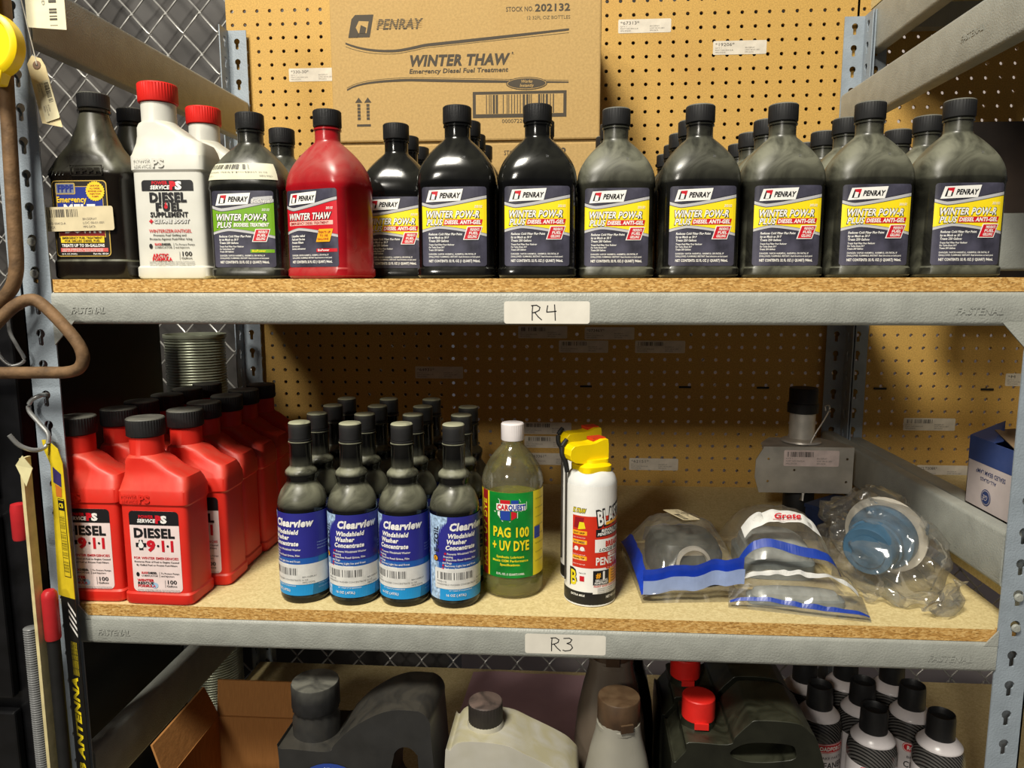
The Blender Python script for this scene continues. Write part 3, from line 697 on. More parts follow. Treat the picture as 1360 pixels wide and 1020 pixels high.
def ps_print(kind):
    d = Decal(onfront(PW-.0018, PD-.0018, 9)); lab = M('pinkish_label', 'e6d3d0', .5, var=.03)
    if kind == '911':
        d.rect(-32, 18, 34, 125, lab, 0, r_=6, n=14); d.rect(-32, 108, 34, 125, kBLK, 1, r_=5, n=12); d.rect(-32, 106, 34, 112, lab, 2, n=6) if False else d.rect(-32, 106.5, 34, 114, kBLK, 1, n=8)
        ty = 106.5; x0, x1 = -27, 28
    else:
        d.rect(-32, 108, 33, 121, kBLK, 1, r_=4, n=12); d.rect(-32, 108, 33, 113, kBLK, 1, n=8); x0, x1 = -26, 26
    d.text('POWER', -19, 115.5, 4.2, kRED, 3, w=20, bold=.04); d.text('SERVICE', -21, 110, 4.6, kWHT, 3, w=24, bold=.045, shear=.15); d.text('P', 3.5, 110, 9.2, kRED, 3, w=8, bold=.08); d.text('S', 10.5, 110, 9.2, kWHT, 3, w=8.5, bold=.06)
    if kind == '911':
        d.text('DIESEL', x0, 90.5, 12, kBLK, 3, w=55, bold=.05)
        d.rect(-25, 77.5, -11, 83, kBLK, 3, n=2); d.rect(-20.7, 73.5, -15.3, 87, kBLK, 3, n=2); d.disc(-18, 79.5, 3.6, 3.6, kWHT, 4, 14); d.poly([(-21, 81), (-15, 81), (-18, 88)], kWHT, 4)
        d.text('9', -10, 73, 13.5, kRED, 3, w=12, bold=.06); d.disc(5, 79.5, 1.6, 1.6, kBLK, 3, 10); d.text('1', 7.5, 73, 13.5, kRED, 3, w=9, bold=.06); d.disc(17.8, 79.5, 1.6, 1.6, kBLK, 3, 10); d.text('1', 19.5, 73, 13.5, kRED, 3, w=9, bold=.06)
        d.text('FOR WINTER EMERGENCIES', -29, 61.5, 3.2, kRED, 3, w=60, bold=.02)
        d.text('Restores Flow of Fuel to Engine Caused', -28.5, 57, 2.3, kBLK, 3, w=60, bold=.015); d.text('By Gelled Fuel or Frozen Fuel-Filters', -26, 52.6, 2.3, kBLK, 3, w=55, bold=.015)
        d.text('WINTER', -26, 31.5, 3.4, kRED, 3, w=22, bold=.05); d.text('RESCUE', -26, 27.7, 3.2, kBLK, 3, w=22, bold=.04); d.text('FORMULA', -26, 24, 3.2, kRED, 3, w=24, bold=.04); d.disc(-3, 26.5, 4.5, 4, M('pale_blue_ink', '9dbbd6', .5), 2, 16)
    else:
        d.text('DIESEL', -23, 95, 11, kBLK, 3, w=47, bold=.055); d.text('F', -16, 84, 9.6, kBLK, 3, w=8, bold=.055); d.text('U', -7, 84, 9.6, kBLK, 3, w=10, bold=.055); d.text('EL', 3.5, 84, 9.6, kBLK, 3, w=14, bold=.055)
        d.disc(-2.5, 88.5, 2.2, 2.2, kRED, 4, 12); d.poly([(-4.4, 89.4), (-.6, 89.4), (-2.5, 95)], kRED, 4)
        d.text('SUPPLEMENT', -23, 76.5, 6, kBLK, 3, w=48, bold=.04)
        d.rect(-25, 70.4, -20, 72.2, kRED, 3, n=1); d.rect(-23.4, 68.8, -21.6, 73.8, kRED, 3, n=1); d.text('CETANE BOOST', -19, 69, 4.6, kGRY, 3, w=45, bold=.06, shear=.15); d.text('CETANE BOOST', -18.6, 69.2, 4.3, kWHT, 4, w=44, bold=.015, shear=.15)
        d.text('WINTERIZER/ANTIGEL', -26, 57.5, 4.2, kRED, 3, w=54, bold=.01); d.text('Prevents Fuel Gelling and', -21, 53.2, 2.6, kBLK, 3, w=42, bold=.015); d.text('Protects Against Fuel-Filter Icing', -26, 48.6, 2.6, kBLK, 3, w=54, bold=.015)
        d.text('ARCTIC', -23, 27.5, 4.2, kRED, 3, w=20, bold=.05); d.text('FORMULA', -24, 23, 4, kRED, 3, w=25, bold=.05)
    d.disc(-25, 41, 2.2, 3, kBLK, 3, 12); d.text('SLICK', -20, 42, 2.6, kRED, 3, w=9, bold=.05); d.text('DIESEL', -11, 42, 2.6, kBLK, 3, w=12, bold=.05); d.text('LUBRICATOR', -20, 38.4, 2.2, kBLK, 3, w=22, bold=.01); d.rect(4, 37.6, 4.4, 45, kGRY, 3, n=1)
    d.text('To Protect Pumps', 6, 42, 2.3, kBLK, 3, w=25, bold=.01); d.text('and Injectors', 6, 38.4, 2.3, kBLK, 3, w=18, bold=.01)
    d.rect(11, 24, 11.4, 34, kGRY, 3, n=1); d.text('100', 13, 29, 5.4, kBLK, 3, w=14, bold=.02); d.text('Gallons', 13, 25, 2.6, kBLK, 3, w=14, bold=.01)
    sm = ('DANGER: COMBUSTIBLE. HARMFUL OR FATAL IF SWALLOWED.', 'MAY CAUSE SKIN IRRITATION. SEE OTHER CAUTIONS', 'ON BACK. KEEP OUT OF REACH OF CHILDREN. READ ALL', 'INSTRUCTIONS BEFORE USE.')
    if kind == '911': pass
    for q, w_ in enumerate(sm): d.text(w_, -27, 19.8-q*0 + (2.2 if kind != '911' else 2.4)-q*0, .01, kGRY, 3, w=.01) if False else None
    y0 = 21.0 if kind == '911' else 20.5
    return d, sm
def psq(kind, label, loc, rz, body, cap, group=None):
    t = thing('flat_quart_bottle', label, 'bottle', loc, rz, group)
    b = mk('body', *ps_body(), body, t, smooth=30)
    cp = mk('cap', *ribbed(.0235, .2175, PH, 84, .0007, cx=NXo), cap, t, smooth=32)
    d = Decal(onplane((0, -PD, 0), (1, 0, 0), (0, 0, 1), (0, -1, 0)))
    d.text('POWER', -40, 142.5, 4.6, body, 7, w=22, bold=.02); d.text('SERVICE', -40, 136.5, 4.6, body, 7, w=23, bold=.02); d.text('P', -16, 136.5, 10, body, 7, w=8, bold=.05); d.text('S', -8.5, 136.5, 10, body, 7, w=8, bold=.05)
    d.build('embossed_mark', t)
    P, sm = ps_print(kind)
    # one line block of small print
    for q, w_ in enumerate(sm[:3]): P.text(w_, -28, 21.6-q*0-2.2*q-(0 if kind == '911' else .6), 1.5, kGRY, 3, w=58, bold=0) if kind != '911' else P.text(w_, -27, 22.0-1.7*q-2, 1.1, kGRY, 3, w=58, bold=0)
    P.build('label', t)
    return t
psw = psq('white', 'white diesel fuel supplement bottle with red cap, at the front', (.1345, .064, Z4), .02, whitep, redcap)
dup(psw, (.132, .186, Z4), 0, 'white diesel fuel supplement bottle standing behind the other white one')
red0 = None
for c, (x0, y0, xs) in enumerate(((.1075, .031, .125), (.012, .036, .0275))):
    for k in range(6):
        x = x0 if k == 0 else xs+(.002, -.003, .001, 0, .002)[k-1]; y = y0+k*.0635
        lab = 'red diesel emergency bottle, %s in the column %s' % (('front one', 'second', 'third', 'fourth', 'fifth', 'last')[k], 'next to the washer bottles' if c == 0 else 'next to the rack post')
        if c == 0 and k == 0: red0 = psq('911', lab, (x, y, Z3), -.03, redp, M('dusty_black_cap', '202021'), 'red diesel emergency bottles')
        else: dup(red0, (x, y, Z3), .015*((k*7+c) % 3-1), lab)
# ================================================================== AMBER EMERGENCY BOTTLE (grip ribs, tapered shoulder)
FW, FD = .0475, .037
def fp_body():
    R = []
    def s(z, w, d, n): R.append(sup(w, d, n, z, N=44))
    s(0, FW-.004, FD-.004, 6); s(.0015, FW-.001, FD-.001, 7); s(.004, FW, FD, 7); s(.022, FW, FD, 7); s(.0245, FW-.0018, FD-.0018, 7); s(.121, FW-.0018, FD-.0018, 7); s(.1235, FW, FD, 6); s(.131, FW, FD, 6)
    for z, w in ((.139, .0455), (.147, .040), (.155, .0335), (.164, .0285), (.175, .0245), (.188, .0205), (.200, .0175)): s(z, w, min(w, .0345), 2.0+max(0, (w-.02)*90))
    s(.2045, .0165, .0165, 2); s(.2047, .0188, .0188, 2); s(.2075, .0188, .0188, 2); s(.2077, .0155, .0155, 2); s(.211, .0155, .0155, 2)
    return loft(R)
def fppf(label, loc, rz):
    t = thing('grip_bottle', label, 'bottle', loc, rz)
    mk('body', *fp_body(), M('brown_black_bottle', '120c09', .2, var=.1, dust=.75, dustcol='6a6a58', streak=.03), t, smooth=35)
    mk('cap', *ribbed(.0183, .2095, .2275, 72, .0005), blackcap_d, t, smooth=32)
    for k in range(5): mk('grip_rib', *tube([(-.0405+k*.0046+j*.0016, -.0365+j*j*.0007, .1245+j*.0042) for j in range(5)], .0013, 6), blk_m, t, smooth=60)
    d = Decal(onplane((0, -FD, 0), (1, 0, 0), (0, 0, 1), (0, -1, 0)))
    g = M('brown_black_bottle', '120c09')
    for a in ((-12, 124, 28, 125.2), (-12, 135.5, 28, 136.7), (-12, 124, -10.8, 136.7), (26.8, 124, 28, 136.7)): d.rect(*a, g, 6, n=2)
    d.text('FPPF', -8, 126.5, 7, g, 6, w=33, bold=.05); d.build('embossed_mark', t)
    gold = INK('c9a850'); navy = INK('1c2f86'); brn = INK('7d1a1a'); yel = INK('eac42a')
    d = Decal(onfront(FW-.0018, FD-.0018, 7))
    d.rect(-40, 28, 30, 119, gold, 0, r_=5); d.rect(-39, 29, 29, 118, INK('1d1712'), 1, r_=4.5); d.rect(-34, 51, 25, 112, gold, 2); d.rect(-33.2, 80, 24.2, 111.2, navy, 3); d.rect(-33.2, 52, 24.2, 80, brn, 3)
    d.rect(-34, 102.5, -9, 116, gold, 4, r_=1.5); d.rect(-32.8, 103.6, -10.2, 115, INK('7d8498', .3), 5, r_=1); d.text('FPPF', -31, 105.5, 8, navy, 6, w=20, bold=.06)
    d.text('Emergency', -33.5, 93, 7, yel, 6, w=38, bold=.03); d.text('MELT', -25, 80, 10.5, kWHT, 6, w=40, bold=.05); d.text('DOWN', -26, 57, 12.5, kWHT, 6, w=47, bold=.05)
    d.disc(16, 106, 12, 12, yel, 6, 48, .09)
    for q in range(5): d.text(('SAFE FOR', 'ALL DIESEL', 'ENGINES AND', 'INJECTION', 'PUMPS')[q], 16, 111.5-q*3.2, 1.9, kDRED, 7, align='c', bold=.02)
    d.rect(-32, 44.5, 23, 52.5, yel, 5); d.text('EMERGENCY FUEL TREATMENT', -30, 49, 2.6, kBLK, 6, w=51, bold=.04); d.text('FOR GELLED DIESEL FUEL', -27, 45.4, 2.6, kBLK, 6, w=45, bold=.04)
    d.text('TREATS UP TO 50-GALLONS', -31, 39.6, 3.4, kWHT, 6, w=54, bold=.04)
    d.rect(-33, 31.5+2, 27, 38.2, INK('cf5a54'), 5)
    for q in range(2): d.text(('CAUTION: COMBUSTIBLE. HARMFUL IF SWALLOWED', 'KEEP OUT OF REACH. READ BACK PANEL')[q], -31, 36-q*2.2, 1.5, kWHT, 6, w=52, bold=.01)
    d.text('32 FL OZ (946ML)', -32, 30.2, 1.8, kWHT, 6, w=20, bold=.01); d.text('Part No. 00124', 8, 30.2, 2, kWHT, 6, w=19, bold=.03)
    d.build('label', t)
    return t
fp = fppf('dusty dark brown emergency treatment bottle beside the front left post', (.0385, .051, Z4), .02)
dup(fp, (.040, .130, Z4), 0, 'dark brown emergency treatment bottle behind the one by the post')
sticker((.029, .0118, Z4+.073), .096, .029, 'cream barcode sticker stuck across the brown emergency bottle label', None, 9, M('cream_sticker', 'cdbf9c', .6, var=.04), ux=(.999, .04, .02), vx=(-.02, 0, 1), nn=(.04, -1, 0))

# ================================================================== WASHER CONCENTRATE BOTTLES (middle shelf)
def washer_print():
    r_ = .0320; d = Decal(oncyl(r_)); N_ = 30
    blue = INK('2a2a86'); blu2 = INK('1d58a8'); cyan = INK('1f8fcf'); pale = M('raindrop_print', '9fb9d8', .4, var=.25, nscale=260); teal = INK('1f6f9a')
    d.rect(-78, 12, 78, 121, blu2, 0, n=48)
    d.rect(-60, 62, 60, 121, blue, 1, n=44)
    d.quad([(-52, 12), (-33, 12), (-21, 121), (-52, 121)], pale, 2, 14); d.quad([(34, 12), (56, 12), (56, 62), (40, 62)], teal, 2, 10)
    d.quad([(-33, 12), (30, 12), (32, 29), (-32, 29)], cyan, 2, 20); d.quad([(30, 12), (56, 12), (56, 29), (32, 29)], teal, 3, 8)
    d.rect(-40, 27, 58, 54, M('washer_sticker', 'd5d4d0', .6), 4, r_=2, n=34); d.bars(-36, 39.5, 12, 49, INK('3a3a3c'), 5, 5)
    d.text('7000-10', -37, 35.6, 2.4, kGRY, 5, w=14, bold=0); d.text('WINDSHIELD WASHER CONCENTRATE 16 OZ', -37, 32, 2.2, kGRY, 5, w=62, bold=0); d.text('BIN DISPLAY', 18, 36, 2.2, kGRY, 5, w=18, bold=0); d.text('MFG COOL', 18, 28.6, 2.2, kGRY, 5, w=16, bold=0)
    d.text('Clearview', -19, 104, 9.5, kWHT, 4, w=52, bold=.05, shear=.2)
    for q, w_ in enumerate(('Windshield', 'Washer', 'Concentrate')): d.text(w_, -21-q*1.6, 94-q*7.6, 5.8, kWHT, 4, w=(36, 25, 39)[q], bold=.045, shear=.2)
    for q, w_ in enumerate(('Prevents Windshield Washer', 'Freezing', 'Dissolves Road Grime, Film', 'and Bugs', 'Removes Light Ice and Frost', 'Reduces Streaking')):
        if q in (0, 2, 4, 5): d.rect(-25.5-q*.7, 72.4-q*3.9, -23-q*.7, 74.8-q*3.9, kRED, 4, n=1)
        d.text(w_, (-22 if q in (0, 2, 4, 5) else -26)-q*.7, 72.2-q*3.9, 2.7, kWHT, 4, w=len(w_)*1.52, bold=.015)
    d.text('E-ZOIL', -34, 74, 7.5, INK('262a3a'), 4, w=34, bold=.03, rot=PI/2); d.disc(-38.5, 66, 4.2, 4.2, kBLK, 4, 16); d.disc(-38.5, 66, 3.2, 3.2, kORG, 5, 16); d.text('E', -40, 64, 4, kBLK, 6, w=3)
    d.text('or read if treatment', -20, 24.6, 2, kWHT, 5, w=30, bold=0); d.text('16 OZ (.473L)', -24, 17.6, 3.2, kWHT, 5, w=26, bold=.02)
    for q in range(5): d.text('Directions see back', 38, 20-q*-4.6 if q < 2 else 64+q*4, 1.6, pale, 5, w=18, bold=0)
    return d
wb_body = M('washer_bottle_dusty', '0d0d0d', .15, var=.1, dust=.95, dustcol='80806c')
capdust = M('dust_topped_cap', '262627', .5, var=.1, dust=1.3, dustcol='9a9a80')
def washer(label, loc, rz, group):
    t = thing('washer_bottle', label, 'bottle', loc, rz, group)
    mk('body', *lathe([(.027, 0), (.0300, .0012), (.0318, .005), (.0322, .0085), (.0316, .011), (.0316, .122), (.0320, .1245), (.0318, .129), (.0300, .1365), (.0268, .1445), (.0222, .151), (.0196, .1545), (.0190, .1565), (.0190, .160), (.0199, .1625), (.0207, .1665), (.0200, .1705), (.0172, .1735), (.0148, .1755), (.0143, .178), (.0143, .2045), (.0152, .2065), (.0150, .2085), (.0128, .2095), (.0128, .213)], 36), wb_body, t, smooth=40)
    mk('cap', *ribbed(.0142, .2125, .234, 56, .0003), capdust, t, smooth=32)
    mk('collar_ring', *lathe([(.0136, .2098), (.0147, .2102), (.0147, .2118), (.0136, .2122)], 28), blackcap, t, smooth=40)
    washer_print().build('label', t)
    return t
w0 = None; rows_ = ('front', 'second', 'third', 'fourth')
for c, (x, n, rz) in enumerate(((.2850, 4, -.34), (.3520, 4, .22), (.4190, 4, -.10), (.4855, 3, .52))):
    for k in range(n):
        lab = 'washer concentrate bottle with blue label, %s row, %s column from the red bottles' % (rows_[k], ORD[c])
        loc = (x+.001*k, .0445+k*.0665+(.002 if c == 0 else 0), Z3); rr = rz if k == 0 else rz+.3*((k*5+c*3) % 4-1.5)
        if w0 is None: w0 = washer(lab, loc, rr, 'blue washer concentrate bottles')
        else: dup(w0, loc, rr, lab)

# ================================================================== GREEN DYE BOTTLE
cq = thing('oil_bottle', 'clear bottle of green-yellow oil with green label and white cap', 'bottle', (.558, .085, Z3), -.02)
prof = [(.033, 0), (.0385, .002), (.0408, .006), (.0408, .0245), (.0400, .027), (.0400, .1455), (.0410, .148), (.0410, .153), (.0392, .162), (.0350, .172), (.0290, .182), (.0220, .191), (.0160, .1975), (.0142, .201), (.0142, .207)]
clear = film('hazy_clear_plastic', '8a8668', .22, .08, .4)
mk('body', *lathe(prof, 40), clear, cq, smooth=40)
liq = M('green_oil', 'dcdc55', .05, var=.05, trans=.85, ior=1.15)
mk('liquid', *lathe([(.032, .0025), (.0375, .004), (.0396, .008), (.0396, .0245), (.0388, .027), (.0388, .132)], 40), liq, cq, smooth=40)
mk('cap', *ribbed(.0152, .2055, .2285, 64, .0004), whitecap, cq, smooth=32)
d = Decal(oncyl(.0402)); grn = M('label_green', '0f7a2c', .35, var=.2, nscale=25); yl = INK('e6d21e'); mar = INK('8f1a1c')
d.rect(-62, 30, 62, 144, yl, 0, n=40); d.rect(-30, 30, 32, 144, grn, 1, n=24); d.rect(-46, 30, -33, 144, mar, 1, n=8)
d.text('PAG + UV DYE', -35.5, 40, 8, yl, 2, w=92, bold=.03, rot=PI/2); d.bars(-60, 100, -50, 140, kBLK, 2, 3)
d.poly([(-22, 119), (-14, 119), (-14, 134), (-16, 136), (12, 136), (14, 132), (22, 132), (22, 122), (14, 119), (10, 119), (10, 111), (0, 106), (-10, 106), (-14, 112)], kWHT, 2)
d.rect(-12.5, 124, 0, 134.5, kRED, 3, n=4); d.rect(1.5, 124, 11, 134.5, kBLU, 3, n=4); d.rect(-12.5, 108, 0, 120, kBLU, 3, n=4); d.quad([(1.5, 108), (8.5, 112), (8.5, 118), (1.5, 120)], kRED, 3, 4); d.rect(-18, 120.5, 20, 129.5, kWHT, 4, n=10)
d.text('CAR', -17, 121.5, 7, kRED, 5, w=15, bold=.05); d.text('QUEST', -2, 121.5, 7, kBLU, 5, w=22, bold=.05)
d.text('PAG 100', -23, 85, 13, kBLK, 2, w=49, bold=.05); d.text('PAG 100', -23.4, 85.6, 13, yl, 3, w=49, bold=.035); d.text('+ UV DYE', -24, 67, 13, kBLK, 2, w=50, bold=.05); d.text('+ UV DYE', -24.4, 67.6, 13, yl, 3, w=50, bold=.035)
for q, w_ in enumerate(('Synthetic Lubricant', 'Meets OEM Performance', 'Specifications.')): d.text(w_, 0, 57-q*5.2, 3.2, yl, 2, align='c', bold=.03)
d.text('32 FL. OZ. (1 QUART) 0.946L', 0, 34, 2.8, kWHT, 2, align='c', w=38, bold=.02)
for q in range(8): d.text('CAUTION: SKIN IRRITANT', 36, 132-q*12, 1.8, kBLK, 2, w=20, bold=0)
d.rect(34, 80, 46, 96, kBLU, 2, n=4); d.build('label', cq)

# ================================================================== PENETRANT SPRAY CANS
def blaster_print():
    d = Decal(oncyl(.0330)); red = INK('c8301c', .35); wht = kWHT
    d.rect(-103, 3, 103, 158, wht, 0, n=60); d.rect(-103, 3, 103, 20, kBLK, 1, n=60); d.rect(-42, 52, 60, 120, red, 1, n=40); d.rect(-14, 18, 45, 52, wht, 2, n=20)
    d.text('BLASTER', -9, 107, 20, kBLK, 3, w=58, bold=.1, shear=.05, rot=.16); d.text('BLASTER', -8.5, 108, 18.5, wht, 4, w=56, bold=.03, shear=.05, rot=.16)
    d.quad([(2, 108), (30, 112), (30, 115), (2, 112)], kORG, 5); d.text('SHOWING IT WHO', 8, 128, 3, kBLK, 3, w=36, rot=.2, bold=.03)
    d.quad([(-11, 93), (46, 97), (46, 107), (-11, 103)], kBLK, 3, 14); d.text('REVOLUTIONARY', -4, 99.5, 3.6, wht, 4, w=46, bold=.04, shear=.2, rot=.05); d.text('PENETRATING ACTION', -9, 94.8, 3.6, wht, 4, w=52, bold=.04, shear=.2, rot=.05)
    d.rect(-12, 73, 44, 90, wht, 3, n=16); d.text('BREAKS', 2, 80, 7, red, 4, w=26, bold=.06); d.text('LOOSE FASTER', -7, 74.3, 4, kBLK, 4, w=44, bold=.02, shear=.3)
    d.rect(6, 67.5, 46, 71.5, wht, 3, r_=1.5); d.text('POWERFUL', 10, 68.2, 2.6, red, 4, w=30)
    d.text('PENETRATING', -11, 56.5, 10, wht, 3, w=70, bold=.03); d.text('CATALYST', 2, 50.5, 6, red, 4, w=46, bold=.05, shear=.3)
    d.rect(-14, 30, 8, 49, kBLK, 4, n=8); d.text('#', -10, 39.5, 7, kORG, 5, w=6, bold=.03); d.text('1', -3, 38, 9.5, wht, 5, w=7, bold=.06); d.text('SELLING', -11, 34.5, 3, wht, 5, w=17, bold=.03); d.text('PENETRANT', -12, 31, 2.8, wht, 5, w=19, bold=.03)
    d.rect(8, 30, 46, 50, kORG, 3, n=12)
    for q in range(5): d.text('Frees Rusted Parts', 12, 46-q*3.6, 2, kBLK, 4, w=28, bold=.01)
    d.text('PAINT SHOP SAFE CONTAINS', -13, 27, 2.4, red, 4, w=46, bold=.02)
    for q in range(3): d.text('DANGER EXTREMELY FLAMMABLE', -8, 24-q*2.6, 1.7, kBLK, 4, w=40, bold=0)
    d.text('NET WT. 8 OZ (226g)', 4, 11, 3.4, wht, 3, w=34, bold=.03)
    # side column
    d.text('EZ STRAW', -42, 124, 6, kBLK, 2, w=18, bold=.08, shear=.15); d.text('EZ STRAW', -42, 124.3, 5.4, yl, 3, w=17.5, bold=.03, shear=.15)
    d.quad([(-40, 104), (-28, 104), (-26, 118), (-38, 118)], kDRED, 2); d.quad([(-34, 102), (-24, 104), (-26, 112), (-32, 112)], yl, 3)
    for q, v_ in enumerate((95, 83, 62)):
        d.rect(-42, v_, -22, v_+5.5, kORG, 2, r_=1); d.text(('EASY GRIP', 'NO MESS', 'DUAL TIP')[q], -40, v_+1.6, 2.2, kBLK, 3, w=15, bold=.03)
    for q in range(6): d.text('Sprays two ways to get', -41, 91-q*6.2-(4 if q > 1 else 0), 1.6, wht, 2, w=17, bold=0)
    d.disc(-36, 77, 3, 3, wht, 3, 12); d.disc(-28, 77, 3, 3, wht, 3, 12)
    d.text('B', -46, 27, 22, kBLK, 2, w=12, bold=.09); d.text('B', -45, 28, 20, yl, 3, w=10, bold=.02)
    d.text('Made in USA', -32, 44, 2, kBLK, 2, w=9, bold=0); d.rect(-31, 34, -25, 41, kRED, 2); d.text('EXTRA MILE', -44, 14, 2.6, wht, 2, w=20, bold=.03)
    return d
def spray(label, loc, rz):
    t = thing('penetrant_spray_can', label, 'spray can', loc, rz, 'yellow topped spray cans')
    tin = M('white_tin', 'd9d9d6', .3, var=.03)
    mk('body', *lathe([(.031, 0), (.0335, .001), (.0338, .0025), (.0330, .004), (.0330, .1575), (.0322, .162), (.0300, .167), (.0265, .1715), (.0225, .1745), (.0150, .1755)], 40), tin, t, smooth=40)
    blaster_print().build('label', t)
    h = mk('sprayer_collar', *loft([sup(.0215, .0215, 3.5, .1715), sup(.0225, .0225, 3.5, .173), sup(.0225, .0225, 3.5, .180), sup(.0175, .0175, 3, .184)]), yellowp, t, smooth=35)
    P = [(-.036, .190), (-.0375, .196), (-.036, .203), (-.031, .2075), (-.022, .2085), (-.008, .2082), (.0, .2092), (.010, .2125), (.0185, .2125), (.0195, .206), (.0195, .182), (-.012, .182), (-.020, .184), (-.030, .186)]
    bev(mk('trigger_head', *plate(P, [], .022, lambda u_, v_, w: (u_, -.011+w, v_)), yellowp, t), .0035, 3)
    mk('head_step', *loft([sup(.0165, .0175, 4, .1815, cx=.003), sup(.0165, .0165, 4, .188, cx=.003)]), yellowp, t, smooth=35)
    mk('red_slide', *box(.0, -.004, .2098, .0185, .0122, .2138), M('red_slide_plastic', 'c23a18', .45), t)
    mk('straw_clip', *tube(smoothpath([(-.031, .010, .212), (-.038, .008, .205), (-.0395, .006, .194), (-.036, .004, .186), (-.0335, .003, .172)]), .0032, 8), rubber, t, smooth=60)
    mk('straw', *tube([(-.0352, .003, .176), (-.0352, .003, .03)], .0013, 8), M('smoky_straw', '37332e', .3), t, smooth=60)
    mk('nozzle', *tube(smoothpath([(.018, 0, .196), (.0225, 0, .198), (.0245, 0, .203)]), .0022, 8), rubber, t, smooth=60)
    return t
bl = spray('red and white spray can with yellow trigger top, the front one', (.661, .0625, Z3), .50)
dup(bl, (.656, .137, Z3), .50, 'red and white spray can with yellow trigger top, behind its twin')

# ================================================================== CLEAR PLASTIC BAGS
def bag_mesh(quad, hfun, nx, ny, seed, wr=.004):
    (a, b, c, d_) = [Vector(p) for p in quad]; V = []; F = []
    def pt(s, t): return a*(1-s)*(1-t)+b*s*(1-t)+c*s*t+d_*(1-s)*t
    def top(s, t):
        p = pt(s, t); e = min(1, 6*min(s, 1-s, t, 1-t)+.05)
        w = wr*e*(abs(noise.noise((p.x*38+seed, p.y*30, seed)))*1.6+.8*noise.noise((p.x*75, p.y*60+seed, 2)))
        return Vector((p.x+.3*w, p.y-.3*w, hfun(s, t)+w+.0015))
    for j in range(ny+1):
        for i in range(nx+1): V.append(top(i/nx, j/ny))
    n = len(V)
    for j in range(ny+1):
        for i in range(nx+1):
            p = pt(i/nx, j/ny); V.append((p.x, p.y, .0006))
    for j in range(ny):
        for i in range(nx):
            q = j*(nx+1)+i; F.append([q, q+1, q+nx+2, q+nx+1]); F.append([n+q+nx+1, n+q+nx+2, n+q+1, n+q])
    return V, F, top
def strip(top, path, w, lift, n=40, axis='t'):
    """ribbon lying on the bag surface along path(k) -> (s, t)"""
    V = []; F = []
    for i in range(n+1):
        s, t = path(i/n)
        for dlt in (-w/2, w/2):
            q = top(s, t+dlt) if axis == 't' else top(s+dlt, t); V.append((q.x, q.y-lift*.4, q.z+lift))
        if i: k = 2*i; F.append([k-2, k, k+1, k-1])
    return V, F
clr = film('clear_bag_film', 'd9d4c8', .06, .12, .42); blueband = M('blue_zip_band', '1c3fb4', .35, var=.08); paleband = M('pale_blue_strip', '8ea2d2', .4, var=.05)
def bump(x, c, w, p=2): return max(0, 1-abs((x-c)/w)**p)
# bag with a round grey lamp, pale blue strip
tb = thing('zip_bag', 'clear zip bag with dark grey lamp inside and pale blue strip', 'plastic bag', (0, 0, Z3))
qd = [(.728, .045, 0), (.860, .058, 0), (.858, .285, 0), (.716, .262, 0)]
V, F, top = bag_mesh(qd, lambda s, t: .070*bump(s, .52, .56, 3.2)*bump(t, .47, .50, 3.0)+.004, 44, 40, 3.1, .006)
bg = mk('film', V, F, clr, tb, smooth=70)
mk('blue_edge_band', *strip(top, lambda k: (.03, .02+.9*k), .07, .001, axis='s'), blueband, tb); mk('blue_back_band', *strip(top, lambda k: (.25+.75*k, .93), .10, .002), blueband, tb)
V, F = [], []
for i in range(31):
    s = i/30; p = top(.02+s*.98, .16); w = .006*noise.noise((s*5, 1, 1))
    V += [(p.x, .050+.013*s-.004+w*.4, .012+.012*s+w), (p.x, .048+.013*s-.004+w*.4, .031+.014*s+w)]
    if i: k = 2*i; F.append([k-2, k, k+1, k-1])
mk('pale_strip', V, F, paleband, tb)
V2 = [(v[0], v[1]+.006, v[2]+.013) for v in V]; mk('blue_zip', V2, F, blueband, tb)
lp = thing('work_lamp', 'dark grey rubber lamp sealed in the clear zip bag', 'lamp', (.798, .165, Z3+.0015), .12)
lg = M('grey_lamp_housing', '3d3f3b', .4, var=.12)
bev(mk('housing', *loft([sup(.044, .048, 4, .0), sup(.049, .052, 4, .006), sup(.049, .052, 4, .034), sup(.042, .044, 4, .050), sup(.030, .032, 4, .053)]), lg, lp, smooth=35), .001)
mk('lens_ring', *lathe([(.021, 0), (.024, .001), (.024, .008), (.020, .009), (.018, .004)], 32), alum, lp, smooth=40).location = (0, -.046, .027)
lp.children[-1].rotation_euler = (PI/2, 0, 0)
mk('cable', *tube(smoothpath([(-.03, -.05, .004), (0, -.065, .006), (.03, -.06, .004), (.05, -.04, .004), (.046, -.02, .006)]), .004, 8), rubber, lp, smooth=60)
sticker((.795, .168, Z3+.0805), .052, .030, 'cream sticker lying on the bag with the dark lamp', None, 12, M('cream_sticker', 'cdbf9c', .6), ux=(-.45, .89, .0), vx=(-.86, -.44, .1), nn=(0, -.05, 1))
